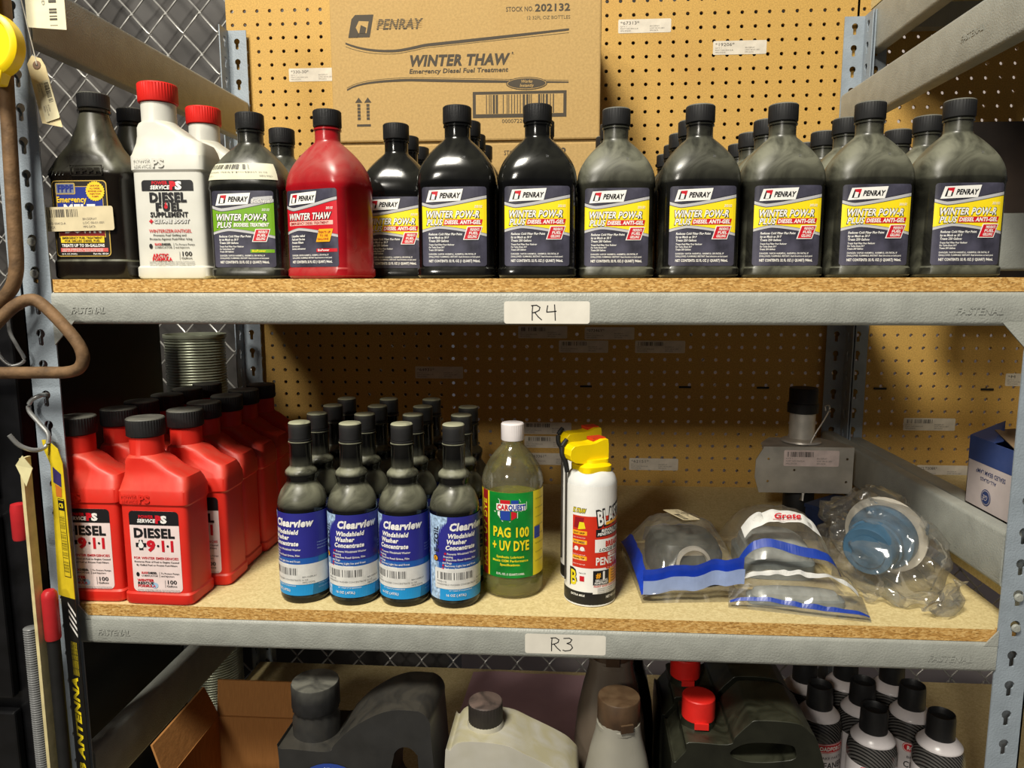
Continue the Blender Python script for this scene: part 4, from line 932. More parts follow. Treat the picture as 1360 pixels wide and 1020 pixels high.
# bag with printed white band, two of them: one resting on the rear, one in front
def grote_bag(label, quad, hmax, tpk, hd, hw, text, seed, zb):
    t = thing('lamp_bag', label, 'plastic bag', (0, 0, Z3))
    V, F, top = bag_mesh(quad, lambda s, t_: zb(t_)+hmax*bump(s, .48, .52, 4)*bump(t_, tpk, max(tpk, 1-tpk)+.02, 2.2)+.002, 46, 30, seed, .004)
    mk('film', V, F, clr, t, smooth=70)
    wht = M('white_header_print', 'dcdcd8', .4)
    mk('white_header', *strip(top, lambda k: (.10+.84*k, hd+.05*math.sin(k*3.1)-.03), hw, .0015, n=50), wht, t)
    mk('blue_zip', *strip(top, lambda k: (.01+.98*k, .06+.02*math.sin(k*7)), .05, .0015), M('blue_zip_band_dark', '1d3a94', .35), t)
    if text:
        a, b, c = top(.40, hd-.035), top(.62, hd-.035), top(.40, hd+.065)
        ux = (b-a).normalized(); vx = (c-a).normalized(); nn = ux.cross(vx)
        d = Decal(onplane(a+nn*.0028, ux, vx, nn)); d.text('Grote', 0, 3, 10, kRED, 1, w=36, bold=.03, shear=.3); d.stroke([(-1, 1), (10, 0), (24, .8), (34, 1.6)], .8, kRED, 1); d.build('red_script', t)
    return t, top
grote_bag('clear bag with white header and red script lettering, resting on a grey lamp', [(.864, .108, 0), (.998, .088, 0), (1.000, .285, 0), (.866, .285, 0)], .078, .46, .27, .13, True, 7.7, lambda t: .012*(1-t))
grote_bag('flat clear bag with white header and blue zip, at the shelf edge', [(.836, .040, 0), (1.000, .008, 0), (1.018, .083, 0), (.850, .102, 0)], .032, .66, .60, .20, False, 4.4, lambda t: 0)
for (x, y, z, w, dd, hh, lab) in ((.931, .190, 0, .052, .058, .048, 'grey clearance lamp inside the bag with red script lettering'), (.925, .062, 0, .060, .017, .018, 'grey flat lamp inside the bag at the shelf edge')):
    t = thing('marker_lamp', lab, 'lamp', (x, y, Z3+.0008), -.06)
    mk('housing', *loft([sup(w, dd, 5, 0), sup(w, dd, 5, hh*.4), sup(w*.93, dd*.9, 4, hh*.5)]), M('pale_grey_lamp', '6f7472', .4, var=.1), t, smooth=35)
    mk('lens', *loft([sup(w*.9, dd*.86, 4, hh*.5), sup(w*.85, dd*.8, 4, hh*.8), sup(w*.6, dd*.5, 3, hh)]), M('lamp_lens', '8f928e', .15, var=.1), t, smooth=40)
# bag with the blue coupling
cp = thing('blue_coupling', 'blue plastic coupling wrapped in a crumpled clear bag', 'coupling', (1.068, .150, Z3+.058), 0)
bl1 = M('blue_plastic', '3c5c74', .4, var=.06)
axis = Vector((-.62, -.70, -.10)).normalized(); rotm = Vector((0, 0, 1)).rotation_difference(axis).to_euler()
for nm, pr, mt in (('cap', [(.020, .052), (.0315, .053), (.0335, .050), (.0335, .030), (.036, .029), (.036, .022), (.030, .021)], bl1), ('flange', [(.0300, .022), (.0300, .006), (.0430, .005), (.0445, .001), (.0445, -.010), (.040, -.012)], bl1), ('clear_plate', [(.0300, -.012), (.0545, -.013), (.0545, -.017), (.020, -.018)], M('milky_disc', 'c9c2b4', .3, var=.05)), ('spigot', [(.026, -.017), (.026, -.060), (.022, -.062), (.010, -.063)], M('grey_spigot', '868c88', .4))):
    V, F = lathe(pr[::-1], 36); o = mk(nm, V, F, mt, cp, smooth=40); o.rotation_euler = rotm
V, F = lathe([(.0001, .0524), (.021, .0524), (.0225, .0535), (.0225, .0545), (.0001, .0545)], 30); o = mk('raised_face', V, F, bl1, cp, smooth=40); o.rotation_euler = rotm
def wrap_bag(name, label, pts, seed, mat, cat):
    """thin plastic pulled tight over corner points: convex hull, subdivided, with fine creases"""
    c = sum((Vector(p) for p in pts), Vector())/len(pts); c.z = 0
    bm = bmesh.new()
    for p in pts: bm.verts.new(Vector(p)-c)
    res = bmesh.ops.convex_hull(bm, input=bm.verts); bmesh.ops.delete(bm, geom=[g for g in res['geom_interior'] if isinstance(g, bmesh.types.BMVert)], context='VERTS')
    for k in range(4): bmesh.ops.subdivide_edges(bm, edges=[e for e in bm.edges if e.calc_length() > .009], cuts=1); bmesh.ops.triangulate(bm, faces=bm.faces)
    bmesh.ops.smooth_vert(bm, verts=bm.verts, factor=.5, use_axis_x=True, use_axis_y=True, use_axis_z=True)
    bm.normal_update()
    for v in bm.verts:
        p = v.co*1.0; n1 = abs(noise.noise(Vector((p.x*26+seed, p.y*14, p.z*34)))); n2 = noise.noise(Vector((p.x*60, p.y*45+seed, p.z*70)))
        v.co = v.co - v.normal*(.020*max(0, .40-n1)*1.6) + v.normal*.0016*n2
        if v.co.z < .0012: v.co.z = .0012
    me = bpy.data.meshes.new(name); bm.to_mesh(me); bm.free(); me.materials.append(mat)
    me.polygons.foreach_set('use_smooth', [True]*len(me.polygons)); me.set_sharp_from_angle(angle=math.radians(40))
    o = bpy.data.objects.new(name, me); COL.objects.link(o); o.location = (c.x, c.y, Z3); return tag(o, label, cat)
clr2 = film('crumpled_bag_film', 'dcd8cc', .07, .13, .5)
wrap_bag('crumpled_bag', 'big crumpled clear plastic bag around the blue coupling', [(1.012, .060, .001), (1.028, .052, .03), (1.003, .150, .001), (1.004, .140, .055), (1.012, .240, .085), (1.045, .150, .126), (1.085, .250, .118), (1.092, .090, .104), (1.100, .045, .045), (1.085, .040, .001), (1.134, .085, .066), (1.138, .200, .095), (1.134, .240, .001), (1.130, .080, .001), (1.02, .27, .001), (1.06, .29, .05)], 2.3, clr2, 'plastic bag')
wrap_bag('crumpled_bag', 'flattened clear plastic bag lying between the blue coupling and right post', [(1.070, .030, .001), (1.130, .045, .001), (1.060, .022, .012), (1.135, .050, .030), (1.095, .018, .004), (1.090, .040, .028), (1.138, .075, .040), (1.136, .080, .001)], 6.4, clr2, 'plastic bag')

# ================================================================== ALUMINIUM BRACKET ON A PIPE
ab = thing('pipe_bracket', 'aluminium bracket on a capped pipe standing at the back of shelf', 'bracket', (1.043, .425, Z3))
zz = lambda z: Z4+z-Z3
mk('pipe', *lathe([(.0215, .004), (.0215, zz(-.2))], 32), alum, ab, smooth=40)
mk('rubber_foot', *lathe([(.0255, 0), (.0262, .002), (.0262, .052), (.0245, .057), (.0218, .059)], 32), rubber, ab, smooth=40)
mk('end_cap', *lathe([(.0225, zz(-.229)), (.0258, zz(-.228)), (.0258, zz(-.212)), (.0240, zz(-.211)), (.0240, zz(-.187)), (.0225, zz(-.185))], 32), rubber, ab, smooth=40)
mk('flange_ring', *lathe([(.0216, zz(-.280)), (.034, zz(-.2795)), (.033, zz(-.2765)), (.026, zz(-.275)), (.0216, zz(-.273))], 32), alum, ab, smooth=40)
P = [(-.080, zz(-.362)), (.0755, zz(-.362)), (.0755, zz(-.2835)), (-.075, zz(-.2835)), (-.087, zz(-.305)), (-.088, zz(-.335))]
holes = [[(hx_+.0022*math.cos(-2*PI*i/8), zz(hz_)+.0022*math.sin(-2*PI*i/8)) for i in range(8)] for hx_, hz_ in ((-.066, -.303), (-.066, -.342), (-.022, -.322), (.065, -.302), (.065, -.342))]
mk('front_plate', *plate(P, holes, .002, lambda u_, v_, w: (u_, -.040+w, v_)), alum, ab)
P = [(-.075, -.040), (.0755, -.040), (.0755, -.020), (.045, .038), (-.045, .038), (-.072, -.010)]
mk('top_plate', *plate(P, [], .002, lambda u_, v_, w: (u_, v_, zz(-.2835)+.002-w)), alum, ab)
mk('wire_bail', *tube(smoothpath([(.004, -.030, zz(-.281)), (.012, -.030, zz(-.262)), (.026, -.026, zz(-.240)), (.036, -.022, zz(-.222)), (.037, -.020, zz(-.213)), (.031, -.019, zz(-.214)), (.032, -.020, zz(-.222))]), .0013, 6), alum, ab, smooth=60)
mk('locking_pin', *tube([(-.004, -.024, .070), (-.001, -.034, .062), (-.008, -.040, .040)], .004, 8), alum, ab, smooth=60)
sticker((1.048, .3842, Z4-.301), .092, .028, 'pink-white barcode sticker on the aluminium bracket', None, 21, M('pinkish_sticker', 'd8c6c0', .6))

# ================================================================== LAMP BOX, LOOSE PARTS AT THE RIGHT
gb = thing('lamp_box', 'blue and white sealed lamp box with torn top on side beam', 'box', (1.1875, .172, Z4-.3085))
GX, GY, GH = .075, -.108, .094
wcard = M('white_lamp_card', 'c9bdbb', .6, var=.05, nscale=20, dirt=('93877f', 16, .5, .75, .4)); bcard = M('blue_lamp_card', '33477f', .5, var=.08, nscale=20, dirt=('56618a', 20, .5, .8, .4))
T_ = .0012
mk('lower_wall', *join(box(0, GY, 0, T_, 0, GH*.66), box(0, GY, 0, GX, GY+T_, GH*.66), box(GX-T_, GY, 0, GX, 0, GH*.66), box(0, -T_, 0, GX, 0, GH*.66), box(0, GY, 0, GX, 0, T_)), wcard, gb)
mk('blue_wall', *join(box(-.0002, GY, GH*.66, T_, 0, GH), box(0, GY-.0002, GH*.66, GX, GY+T_, GH), box(GX-T_, GY, GH*.66, GX, 0, GH), box(0, -T_, GH*.66, GX, 0, GH)), bcard, gb)
mk('flap', [(0, 0, GH), (0, -.055, GH), (.012, -.055, GH+.003), (.045, 0, GH+.020), (0, 0, GH+.001), (0, -.055, GH+.001), (.012, -.055, GH+.004), (.045, 0, GH+.021)], [[0, 1, 2, 3], [7, 6, 5, 4], [0, 4, 5, 1], [1, 5, 6, 2], [2, 6, 7, 3], [3, 7, 4, 0]], bcard, gb)
mk('flap', [(0, GY, GH), (GX, GY, GH+.004), (GX, -.03, GH+.018), (.02, -.02, GH+.012), (0, GY, GH-.001), (GX, GY, GH+.003), (GX, -.03, GH+.017), (.02, -.02, GH+.011)], [[0, 1, 2, 3], [7, 6, 5, 4], [0, 4, 5, 1], [1, 5, 6, 2], [2, 6, 7, 3], [3, 7, 4, 0]], M('brown_card_inside', '8a7358', .8), gb)
d = Decal(onplane((0, GY/2, GH*.33), (0, 1, 0), (0, 0, -1), (-1, 0, 0))); nav = INK('33416f')
d.text('SEALED BEAM LAMP', 0, -23, 6, nav, 1, w=66, bold=.01, align='c'); d.text('ALL-GLASS', 4, -13, 4.6, nav, 1, w=36, bold=.01, align='c')
d.disc(6, 12, 11, 11, nav, 1, 28); d.disc(6, 12, 9.6, 9.6, wcard, 2, 28); d.disc(6, 12, 8.8, 8.8, nav, 3, 28); d.text('GE', 6, 9, 7.5, wcard, 4, align='c', bold=.0, shear=.3, w=12); d.build('print', gb)
bx_ = thing('blue_carton', 'small dark blue box lying behind the crumpled bag', 'box', (1.088, .342, Z3), .70)
bev(mk('body', *box(-.045, -.02, 0, .045, .04, .042), M('dark_blue_card', '1a2747', .55, var=.1), bx_), .002)
mk('lid', *box(-.046, -.021, .042, .046, .041, .048), M('dark_blue_card', '1a2747'), bx_)
V, F = tube(smoothpath([(.93, .335, Z3+.006), (.97, .325, Z3+.008), (1.00, .31, Z3+.006), (1.02, .30, Z3+.007), (1.035, .298, Z3+.006)]), .0055, 8)
tag(mk('black_cable', V, F, rubber, smooth=60), 'short black cable lying on the shelf behind the bags', 'cable')

# ================================================================== LOWER SHELF: JUGS
def spline(P, sub=4, keep=2):
    """closed outline rounded by a Catmull-Rom curve; the first keep points stay corners"""
    n = len(P); out = []
    for i in range(n):
        p0, p1, p2, p3 = [Vector(P[(i+k) % n]) for k in (-1, 0, 1, 2)]
        if i < keep-1 or i == n-1 and keep: out.append(tuple(p1)); continue
        if i == keep-1: p0 = p1
        for k in range(sub):
            t = k/sub; out.append(tuple(0.5*((2*p1)+(p2-p0)*t+(2*p0-5*p1+4*p2-p3)*t*t+(3*p1-p0-3*p2+p3)*t**3)))
    return out
def slab(name, outline, holes, th, y0, mat, parent, bw, seg=5):
    outline = spline(outline); holes = [spline(h, 4, 0) for h in holes]
    o = mk(name, *plate([(a/1000, b/1000) for a, b in outline], [[(a/1000, b/1000) for a, b in h] for h in holes], th, lambda u_, v_, w: (u_, y0+w, v_)), mat, parent)
    bm = bmesh.new(); bm.from_mesh(o.data); bmesh.ops.remove_doubles(bm, verts=bm.verts, dist=1e-5); bmesh.ops.dissolve_limit(bm, angle_limit=.01, verts=bm.verts, edges=bm.edges); bmesh.ops.recalc_face_normals(bm, faces=bm.faces); bm.to_mesh(o.data); bm.free()
    o.data.polygons.foreach_set('use_smooth', [True]*len(o.data.polygons))
    bev(o, bw, seg, 50); wn = o.modifiers.new('normals', 'WEIGHTED_NORMAL'); wn.weight = 80
    return o
def arc(cx, cy, rx, ry, a0, a1, n): return [(cx+rx*math.cos(math.radians(a0+(a1-a0)*i/n)), cy+ry*math.sin(math.radians(a0+(a1-a0)*i/n))) for i in range(n+1)]
jug_blk = M('charcoal_jug', '262626', .38, var=.12, nscale=30, dust=.35, dustcol='5a554a', streak=.05)
oj = thing('motor_oil_jug', 'charcoal motor oil jug with black cap and arched handle', 'jug', (.298, .030, Z2), -.04)
slab('body', [(-34, 0), (176, 0), (171, 180), (166, 262)] + arc(146, 272, 20, 22, 0, 90, 5) + [(118, 293), (92, 283), (62, 263), (40, 240), (30, 230), (-30, 230), (-34, 215)], [arc(133, 226, 16, 18, 180, 0, 6)+[(150, 150), (128, 140), (104, 160)]], .092, -.046, jug_blk, oj, .017)
mk('neck', *lathe([(.031, .215), (.031, .250), (.0285, .256), (.0285, .266)], 32), jug_blk, oj, smooth=40)
mk('cap', *ribbed(.0315, .264, .300, 36, .0014), blackcap_d, oj, smooth=32)
d = Decal(onplane((.035, -.0465, .175), (1, 0, 0), (0, 0, 1), (0, -1, 0))); d.disc(0, 0, 46, 40, INK('27408f'), 1, 32); d.text('UP TO', 2, 29, 5, kWHT, 2, align='c', bold=.03); d.text('12X LONGER', 2, 22, 5, kWHT, 2, align='c', bold=.03); d.text('Drain Intervals', 2, 15, 5, kWHT, 2, align='c', bold=.03); d.build('label', oj)
jug_wht = M('yellowed_white_jug', 'b7b4aa', .5, var=.05, nscale=20, dust=.7, dustcol='a49c74', streak=.05, dirt=('8f8657', 14, .5, .8, .4))
pj = thing('supplement_jug', 'yellowed white supplement jug with dark ribbed cap and side handle', 'jug', (.527, .016, Z2), -.02)
slab('body', [(-48, 0), (112, 0), (119, 150), (121, 196), (112, 212), (96, 224), (56, 243), (26, 255), (-24, 256), (-40, 243), (-47, 224)], [[(76, 150), (80, 186), (94, 200), (106, 192), (108, 150), (104, 130), (80, 130)]], .080, -.040, jug_wht, pj, .015)
mk('neck', *lathe([(.0245, .245), (.0235, .2585), (.0225, .262)], 32), jug_wht, pj, smooth=40)
mk('cap', *ribbed(.0222, .2605, .289, 64, .0007), M('brown_dusty_cap', '2a2523', .55, dust=.9, dustcol='6b5a52', var=.1), pj, smooth=32)
mk('shoulder_ridge', *tube([(-.046, -.0405, .212), (.012, -.0412, .210), (.05, -.0412, .196), (.088, -.0405, .176)], .003, 8), jug_wht, pj, smooth=60)
d = Decal(onplane((0, -.0402, 0), (1, 0, 0), (0, 0, 1), (0, -1, 0))); d.text('POWER', -36, 196, 7, jug_wht, 4, w=30, bold=.03); d.text('SERVICE', -36, 187, 7, jug_wht, 4, w=32, bold=.03); d.text('PS', 0, 187, 15, jug_wht, 4, w=24, bold=.05); d.build('embossed_mark', pj)
def round_jug(label, loc, s, body, cap, rz=0):
    t = thing('tall_jug', label, 'jug', loc, rz)
    R = []
    for z, w, dd in ((0, .040, .034), (.004, .044, .038), (.16, .0445, .039), (.20, .041, .037), (.235, .034, .032), (.258, .028, .0275), (.270, .0262, .0262), (.278, .0255, .0255)): R.append(sup(w*s, dd*s, 2.6, z*s))
    mk('body', *loft(R), body, t, smooth=40)
    mk('neck_ring', *lathe([(.0255*s, .268*s), (.0275*s, .2695*s), (.0275*s, .2745*s), (.0255*s, .276*s)], 32), body, t, smooth=40)
    mk('cap', *ribbed(.0268*s, .277*s, .309*s, 40, .0008), cap, t, smooth=32)
    mk('cap_tab', *box(-.008*s, -.0292*s, .276*s, .008*s, -.0262*s, .286*s), cap, t)
    return t
round_jug('pale grey translucent jug with brown cap, next to the red capped jugs', (.697, .004, Z2), 1.0, M('grey_translucent_jug', '8d8a80', .4, var=.06, nscale=15, dust=.3, dustcol='8f8a72'), M('brown_cap', '3d2b1c', .45, var=.15, dust=.5, dustcol='6d5840'), .3)
round_jug('larger brownish jug standing behind the pale grey jug', (.694, .104, Z2), 1.12, M('brownish_jug', '5e5348', .35, var=.08, nscale=15), M('brown_cap', '3d2b1c'), 0)
rj_mat = M('black_jug', '15160f', .3, var=.2, nscale=25, dust=.45, dustcol='4a4b3c', streak=.08)
def redcap_jug(label, loc):
    t = thing('red_cap_jug', label, 'jug', loc, -.03, 'black jugs with red caps')
    slab('body', [(-40, 0), (160, 0), (160, 150), (151, 214), (138, 258), (128, 270), (112, 280), (66, 281), (54, 274), (38, 256), (30, 246), (-18, 246), (-22, 234), (-34, 218), (-40, 200)], [[(34, 232), (42, 243), (62, 250), (104, 250), (113, 242), (108, 230), (60, 224)]], .094, -.047, rj_mat, t, .0125)
    mk('neck', *lathe([(.024, .236), (.0215, .248), (.0205, .256)], 32), rj_mat, t, smooth=40)
    c_ = mk('cap', *ribbed(.0215, .254, .284, 48, .0004), redcap, t, smooth=32)
    mk('tear_tab', *box(-.008, -.0245, .249, .010, -.0212, .257), redcap, c_)
    return t
rj = redcap_jug('black jug with red cap, the one in front', (.806, .055, Z2))
dup(rj, (.806, .158, Z2), -.02, 'black jug with red cap, the one behind')
round_jug('slim black bottle wedged between the brown jug and red capped jugs', (.722, .190, Z2), .98, blk, blackcap, 0)
# ================================================================== BRAKE CLEANER CANS
carb = bpy.data.materials.new('carbon_weave'); carb.use_nodes = True; nt = carb.node_tree; b = nt.nodes['Principled BSDF']; b.inputs['Roughness'].default_value = .22
tc = nt.nodes.new('ShaderNodeTexCoord'); wv = nt.nodes.new('ShaderNodeTexWave'); wv.bands_direction = 'DIAGONAL'; wv.inputs['Scale'].default_value = 110; rp = nt.nodes.new('ShaderNodeValToRGB'); rp.color_ramp.elements[0].color = (.004, .004, .004, 1); rp.color_ramp.elements[1].color = (.10, .095, .09, 1)
nt.links.new(tc.outputs['Object'], wv.inputs[0]); nt.links.new(wv.outputs[0], rp.inputs[0]); nt.links.new(rp.outputs[0], b.inputs['Base Color'])
def bc_print():
    d = Decal(oncyl(.0326)); canw = M('can_silver_white', 'c9c3c4', .3, var=.04)
    d.rect(-50, 5, 50, 158, canw, 0, n=40)
    d.rect(-26, 146, 26, 160, kRED, 1, r_=6.5, n=18); d.rect(-25.2, 146.8, 25.2, 159.2, kWHT, 2, r_=6, n=18); d.rect(-24.4, 147.6, 24.4, 158.4, kRED, 3, r_=5.4, n=18)
    d.text('ROADFORCE', 0, 150, 6, kWHT, 4, w=40, bold=.04, align='c'); d.text('BRAKE PARTS', 0, 136, 4.2, kBLK, 2, w=40, bold=.0, align='c'); d.text('CLEANER', 0, 122, 9.5, kBLK, 2, w=47, bold=.02, align='c')
    d.disc(0, 92, 24, 24, kBLK, 2, 32); d.disc(0, 92, 17, 17, canw, 3, 32); d.disc(0, 92, 13, 13, kGRY, 4, 32); d.disc(0, 92, 6, 6, kBLK, 5, 20); d.rect(-40, 30, 40, 55, kRED, 2, n=24)
    return d
def bcan(label, loc, rz):
    t = thing('brake_cleaner_can', label, 'spray can', loc, rz, 'brake cleaner cans')
    mk('body', *lathe([(.031, 0), (.0334, .001), (.0336, .003), (.0326, .0045), (.0326, .160)], 36), M('can_silver_white', 'c9c3c4'), t, smooth=40)
    mk('carbon_band', *lathe([(.0326, .160), (.0330, .166), (.0325, .174), (.0305, .183), (.0282, .189)], 36, cap0=False, cap1=False), carb, t, smooth=50)
    mk('shoulder', *lathe([(.0290, .1885), (.0292, .190), (.0285, .1915), (.0205, .2005), (.0175, .2015)], 36), M('silver_white_tin', 'd2cccd', .25, var=.03), t, smooth=40)
    mk('cap', *lathe([(.0180, .2005), (.0185, .2015), (.0178, .2285), (.0170, .2345), (.0160, .235), (.0150, .2335), (.0142, .226), (.0001, .225)], 32), blackcap, t, smooth=40)
    bc_print().build('label', t)
    return t
b0 = None
for x, y, rz, lab in ((1.063, .123, -.05, 'brake cleaner can at the front, next to the black jug'), (1.149, .114, -.12, 'brake cleaner can at the front, next to the right post'), (1.008, .178, .25, 'brake cleaner can touching the black jugs, middle row'), (1.0755, .193, .5, 'brake cleaner can in the centre of the middle row'), (1.1440, .186, .1, 'brake cleaner can in the middle row, behind the one by the post'), (1.010, .251, .3, 'brake cleaner can touching the black jugs, back row'), (1.078, .263, .4, 'brake cleaner can in the centre of the back row'), (1.1465, .257, .2, 'brake cleaner can in the back row, nearest the right post')):
    if b0 is None: b0 = bcan(lab, (x, y, Z2), rz)
    else: dup(b0, (x, y, Z2), rz, lab)
# ================================================================== OPEN CARTON AND PAPER SHEET
oc = thing('open_carton', 'open cardboard carton with raised flaps beside the oil jug', 'box', (.085, .02, Z2), 0)
cb2 = M('brown_corrugated', 'a06f3e', .8, var=.06, nscale=200, spec=.2, bump=.3, bscale=60, stretch=(6, 1, .2)); T2 = .004; CW, CD, CH = .150, .155, .150
mk('front_wall', *box(0, 0, 0, CW, T2, CH), cb2, oc); mk('back_wall', *box(0, CD-T2, 0, CW, CD, CH), cb2, oc); mk('side_wall', *box(0, T2, 0, T2, CD-T2, CH), cb2, oc); mk('side_wall', *box(CW-T2, T2, 0, CW, CD-T2, CH), cb2, oc); mk('bottom', *box(T2, T2, 0, CW-T2, CD-T2, T2), cb2, oc)
def leaf(p, off): return [p[0], p[1], p[2], p[3]] + [tuple(Vector(q)+Vector(off)) for q in p], [[0, 1, 2, 3], [7, 6, 5, 4], [0, 4, 5, 1], [1, 5, 6, 2], [2, 6, 7, 3], [3, 7, 4, 0]]
mk('flap', *leaf([(0, CD, CH), (CW, CD, CH), (CW+.004, CD+.012, CH+.052), (-.002, CD+.012, CH+.052)], (0, .003, 0)), cb2, oc)
mk('flap', *leaf([(0, 0, CH), (0, CD, CH), (-.018, CD-.006, CH+.050), (-.018, .004, CH+.050)], (.003, 0, 0)), cb2, oc)
mk('flap', *leaf([(CW, 0, CH), (CW, CD, CH), (CW+.014, CD-.006, CH+.028), (CW+.014, .004, CH+.028)], (.003, 0, 0)), cb2, oc)
V = []; F = []
for i in range(13):
    for j in range(9):
        s, t = i/12, j/8; x = .42+.26*s+.02*t; y = .26+.33*t; V.append((x, y, Z2+.0012+.006*abs(noise.noise((x*9, y*9, 1)))))
for i in range(12):
    for j in range(8): k = i*9+j; F.append([k, k+9, k+10, k+1])
n = len(V); V += [(v[0], v[1], v[2]-.0008) for v in V]; F += [[q+n for q in f_][::-1] for f_ in F]
tag(mk('paper_sheet', V, F, M('pink_paper', 'c9a3aa', .8, var=.04, nscale=14), smooth=60), 'pinkish sheet of paper lying at the back of lowest shelf', 'paper')

# ================================================================== THINGS HANGING ON THE LEFT FRONT POST
rod = smoothpath([(-.030, -.030, Z4+.52), (-.006, -.030, Z4+.33), (-.011, -.030, Z4+.213), (-.0165, -.030, Z4+.062), (-.0205, -.030, Z4+.006), (-.038, -.030, Z4-.022), (-.075, -.032, Z4-.045), (-.16, -.034, Z4-.075)], 6)
tag(mk('iron_rod', *tube(rod, .0078, 12), rust, smooth=60), 'long rusty bent iron rod hanging in front of the left post', 'rod')
hk = thing('iron_hook', 'rusty iron hook bent to a closed loop at the left post', 'hook', (0, 0, 0))
hp = smoothpath([(-.050, -.046, Z4-.062), (-.040, -.044, Z4-.052), (-.022, -.038, Z4-.033), (-.004, -.034, Z4-.024), (.012, -.032, Z4-.031), (.044, -.032, Z4-.066), (.055, -.032, Z4-.088), (.050, -.032, Z4-.104), (.032, -.032, Z4-.110), (0, -.032, Z4-.1105), (-.16, -.034, Z4-.1125)], 6)
mk('bar', *tube(hp, .0072, 12), rust, hk, smooth=60)
mk('end_knob', *tube([(-.052, -.050, Z4-.055), (-.050, -.042, Z4-.058)], .011, 12), rust, hk, smooth=40)
wirem = M('bright_wire', 'a7a8a6', .35, metal=.6, var=.05)
tag(mk('wire_hook', *tube(smoothpath([(-.026, .004, Z4-.022), (-.030, -.012, Z4-.028), (-.044, -.016, Z4-.040), (-.046, -.016, Z4-.062), (-.040, -.014, Z4-.080), (-.034, -.012, Z4-.098), (-.048, -.016, Z4-.104), (-.060, -.018, Z4-.092), (-.062, -.018, Z4-.078)]), .0022, 8), wirem, smooth=60), 'pale wire hook hung in the post slots behind the rusty hook', 'hook')
tag(mk('wire_hook', *tube(smoothpath([(-.020, .006, Z4-.143), (-.020, -.008, Z4-.142), (-.030, -.012, Z4-.148), (-.033, -.013, Z4-.160), (-.022, -.013, Z4-.175), (-.010, -.014, Z4-.190), (-.012, -.018, Z4-.204), (-.018, -.030, Z4-.206), (-.028, -.040, Z4-.198), (-.035, -.046, Z4-.184)]), .0028, 8), wirem, smooth=60), 'grey wire hook carrying the yellow antenna packages', 'hook')
# yellow fill cap with its strap
yc = thing('yellow_fill_cap', 'round yellow plastic fluid cap with strap hanging at left post', 'cap', (-.003, -.060, Z4+.253), 0)
V, F = lathe([(.030, .0), (.0335, .001), (.0345, .004), (.0345, .016), (.031, .0185), (.0285, .019), (.0275, .0175), (.0001, .0175)], 40)
mk('disc', [(p[0], -p[2]+.012, p[1]) for p in V], F, yellowp, yc, smooth=40)
bev(mk('spout', *loft([[(-.002, -.006, -.030), (.017, -.006, -.026), (.017, .010, -.026), (-.002, .010, -.030)], [(.000, -.005, -.043), (.011, -.005, -.043), (.011, .008, -.043), (.000, .008, -.043)]]), yellowp, yc), .0015)
mk('strap', *box(-.008, -.001, .028, .004, .008, .16), yellowp, yc)
d = Decal(onplane((-.002, -.0056, .006), (1, 0, 0), (0, 0, 1), (0, -1, 0)))
d.text('FLUID', -18, 4, 5, kBLK, 1, w=24, bold=.02); d.text('USE DOT 3', -18, -3, 3, kBLK, 1, w=20, bold=.01); d.quad([(-10, -14), (-2, -9), (4, -14), (-3, -20)], kBLK, 1); d.quad([(-8, -14), (-2, -10.5), (2, -14), (-3, -18)], yellowp, 2); d.build('print', yc)
# manila tag on a string, and a card above it
mt = thing('manila_tag', 'cream paper tag hanging on a string at left post', 'tag', (0, 0, Z4))
P = [(.0035, .246), (.009, .2555), (.020, .252), (.0255, .243), (.045, .1735), (.0205, .1785)]
hole = [[(.0155+.0018*math.cos(-2*PI*i/8), .2445+.0018*math.sin(-2*PI*i/8)) for i in range(8)]]
P = P[::-1]
mk('card', *plate(P, hole, .0006, lambda u_, v_, w: (u_, -.012+w-(.254-v_)*.10, v_)), manila, mt)
ring_ = [(.0155+.0048*math.cos(2*PI*i/20), .2445+.0048*math.sin(2*PI*i/20)) for i in range(20)]
mk('eyelet', *plate(ring_, hole, .0004, lambda u_, v_, w: (u_, -.0126+w-(.254-v_)*.10, v_)), M('brown_eyelet', '7d6350', .6), mt)
mk('string', *tube(smoothpath([(.0155, -.0135, Z4-Z4+.2445), (.012, -.012, .262), (.004, -.010, .300), (-.004, -.008, .345), (-.004, .002, .37)]), .0006, 6), M('white_string', 'c9c4b6', .7), mt, smooth=60)
ux = Vector((.94, 0, .05)).normalized(); ang = Vector((.0195, 0, -.07)).normalized()
sticker((.0285, -.0186, Z4+.2035), .046, .018, 'barcode sticker on the hanging cream tag', None, 31, M('tag_sticker', 'd2c8a4', .6), ux=(.28, -.1*.95, -.955), vx=(.955, 0, .28), nn=(-.03, -.995, .1))
cd = thing('hanging_card', 'white barcode card hanging above the cream tag', 'card', (0, 0, Z4))
mk('card', *plate([(.0055, .287), (.0525, .283), (.0525, .40), (.0055, .40)], [], .0006, lambda u_, v_, w: (u_, -.010+w, v_)), M('cream_card', 'd8d2b4', .6, var=.03), cd)
d = Decal(onplane((.0425, -.010, .35), (0, 0, -1), (1, 0, 0), (0, -1, 0)))
d.bars(-30, -9, 62, 0, INK('4a463d'), 0, 17); d.text('00640 BATTERY FLUID', -30, -17, 3.6, kGRY, 0, w=70, bold=0); d.text('BIN DISPLAY', -30, -24, 3.2, kGRY, 0, w=52, bold=0); d.build('print', cd)
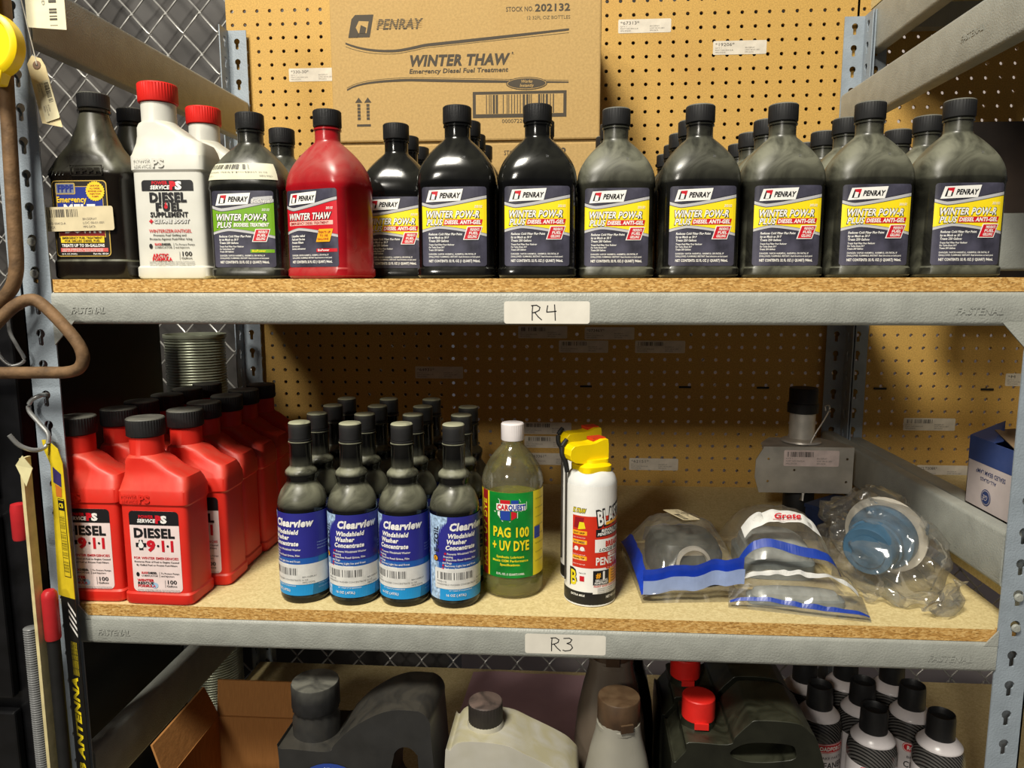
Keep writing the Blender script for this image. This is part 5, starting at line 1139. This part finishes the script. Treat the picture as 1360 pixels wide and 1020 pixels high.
# antenna packages
redtip = M('red_tip', 'b3252a', .35, var=.05); blackc = M('black_card', '15130f', .45, var=.1); yelc = M('yellow_card', 'dcc224', .45, var=.06)
def vert(x, z): return (x, z)
pk = thing('antenna_package', 'black and yellow antenna package with red tipped whip on hook', 'package', (0, 0, Z4))
TOPZ, BOTZ = -.200, -.80
skew = lambda z: .006+(z+.2)*-.004
mpc = lambda u_, v_, w: (u_+skew(v_), -.020+w-.012*(u_/.03), v_)
mk('black_card', *plate([(-.022, BOTZ), (.0045, BOTZ), (.0045, -.400), (-.022, -.400)], [], .0010, mpc), blackc, pk)
mk('yellow_card', *plate([(-.026, -.400), (.0045, -.400), (.0045, -.225), (-.002, -.207), (-.020, -.197), (-.030, -.198), (-.027, -.212), (-.018, -.228)], [], .0010, mpc), yelc, pk)
d = Decal(lambda u_, v_, k: mpc(u_, v_, -k))
d.text('CB ANTENNA', -3.8, -658, 11, kYEL, 1, w=150, bold=.05, shear=.2, rot=PI/2)
d.rect(-10, -372, 1.5, -270, kBLK, 1); d.rect(-9.2, -371, .7, -271, yelc, 2); d.rect(-9.4, -285, 1, -272, kBLK, 3); d.text('CB', -8.4, -281.5, 6, kYEL, 4, w=8, bold=.03); d.quad([(-15, -250), (-1, -255), (0, -238), (-14, -230)], INK('3a2f66'), 1); d.quad([(-12, -268), (-2, -268), (-1, -256), (-12, -252)], INK('c9732a'), 1)
for q in range(9): d.text('EASY TO INSTALL WHIP', -8.6+q*1.05, -366, .8, kBLK, 3, w=74, bold=0, rot=PI/2)
for q in range(4): d.quad([(-9, -410-q*9), (4, -424-q*9), (4, -420-q*9), (-9, -406-q*9)], kWHT, 1)
for q in range(5): d.text('GREAT RANGE AND RECEPTION', -9+q*2.4, -505, 1.5, kYEL, 1, w=46, bold=0, rot=PI/2)
d.build('print', pk)
wp = mk('whip', *tube([(-.011, -.036, -.44), (-.011, -.036, -.80)], .0075, 10), rubber, pk, smooth=60)
mk('whip_tip', *lathe([(.0001, -.381), (.006, -.382), (.0088, -.386), (.0092, -.392), (.0092, -.444), (.0086, -.446)][::-1], 20, cx=-.011, cy=-.036), redtip, wp, smooth=40)
pk2 = thing('antenna_package', 'antenna package seen edge on with grey coiled whip and red tip', 'package', (0, 0, Z4))
mk('card', *loft([[(x0, -.034, z), (x0+.004, -.034, z), (x0+.004, -.048, z), (x0, -.048, z)] for x0, z in ((-.0240, -.212), (-.0245, -.26), (-.0250, -.45), (-.0265, -.80))]), M('cream_card_edge', 'cfc190', .7, var=.08), pk2)
mk('torn_flap', [(-.028, -.0495, -.220), (-.018, -.0505, -.208), (-.008, -.0485, -.224), (-.017, -.0495, -.246), (-.028, -.0485, -.220), (-.018, -.0495, -.208), (-.008, -.0475, -.224), (-.017, -.0485, -.246)], [[0, 3, 2, 1], [4, 5, 6, 7], [0, 1, 5, 4], [1, 2, 6, 5], [2, 3, 7, 6], [3, 0, 4, 7]], M('torn_paper', 'd9d0a0', .8, var=.05), pk2)
pr = []
for k in range(120): pr += [(.0072, -.80+k*.0031), (.0080, -.80+k*.0031+.0012), (.0072, -.80+k*.0031+.0024)]
wq = mk('whip_coil', *lathe(pr, 14, cx=-.0355, cy=-.042), M('grey_coil', '6f7070', .35, var=.08), pk2, smooth=60)
mk('whip_tip', *lathe([(.0085, -.3145), (.0092, -.312), (.0092, -.276), (.0082, -.270), (.0001, -.268)], 20, cx=-.0355, cy=-.042), redtip, wq, smooth=40)
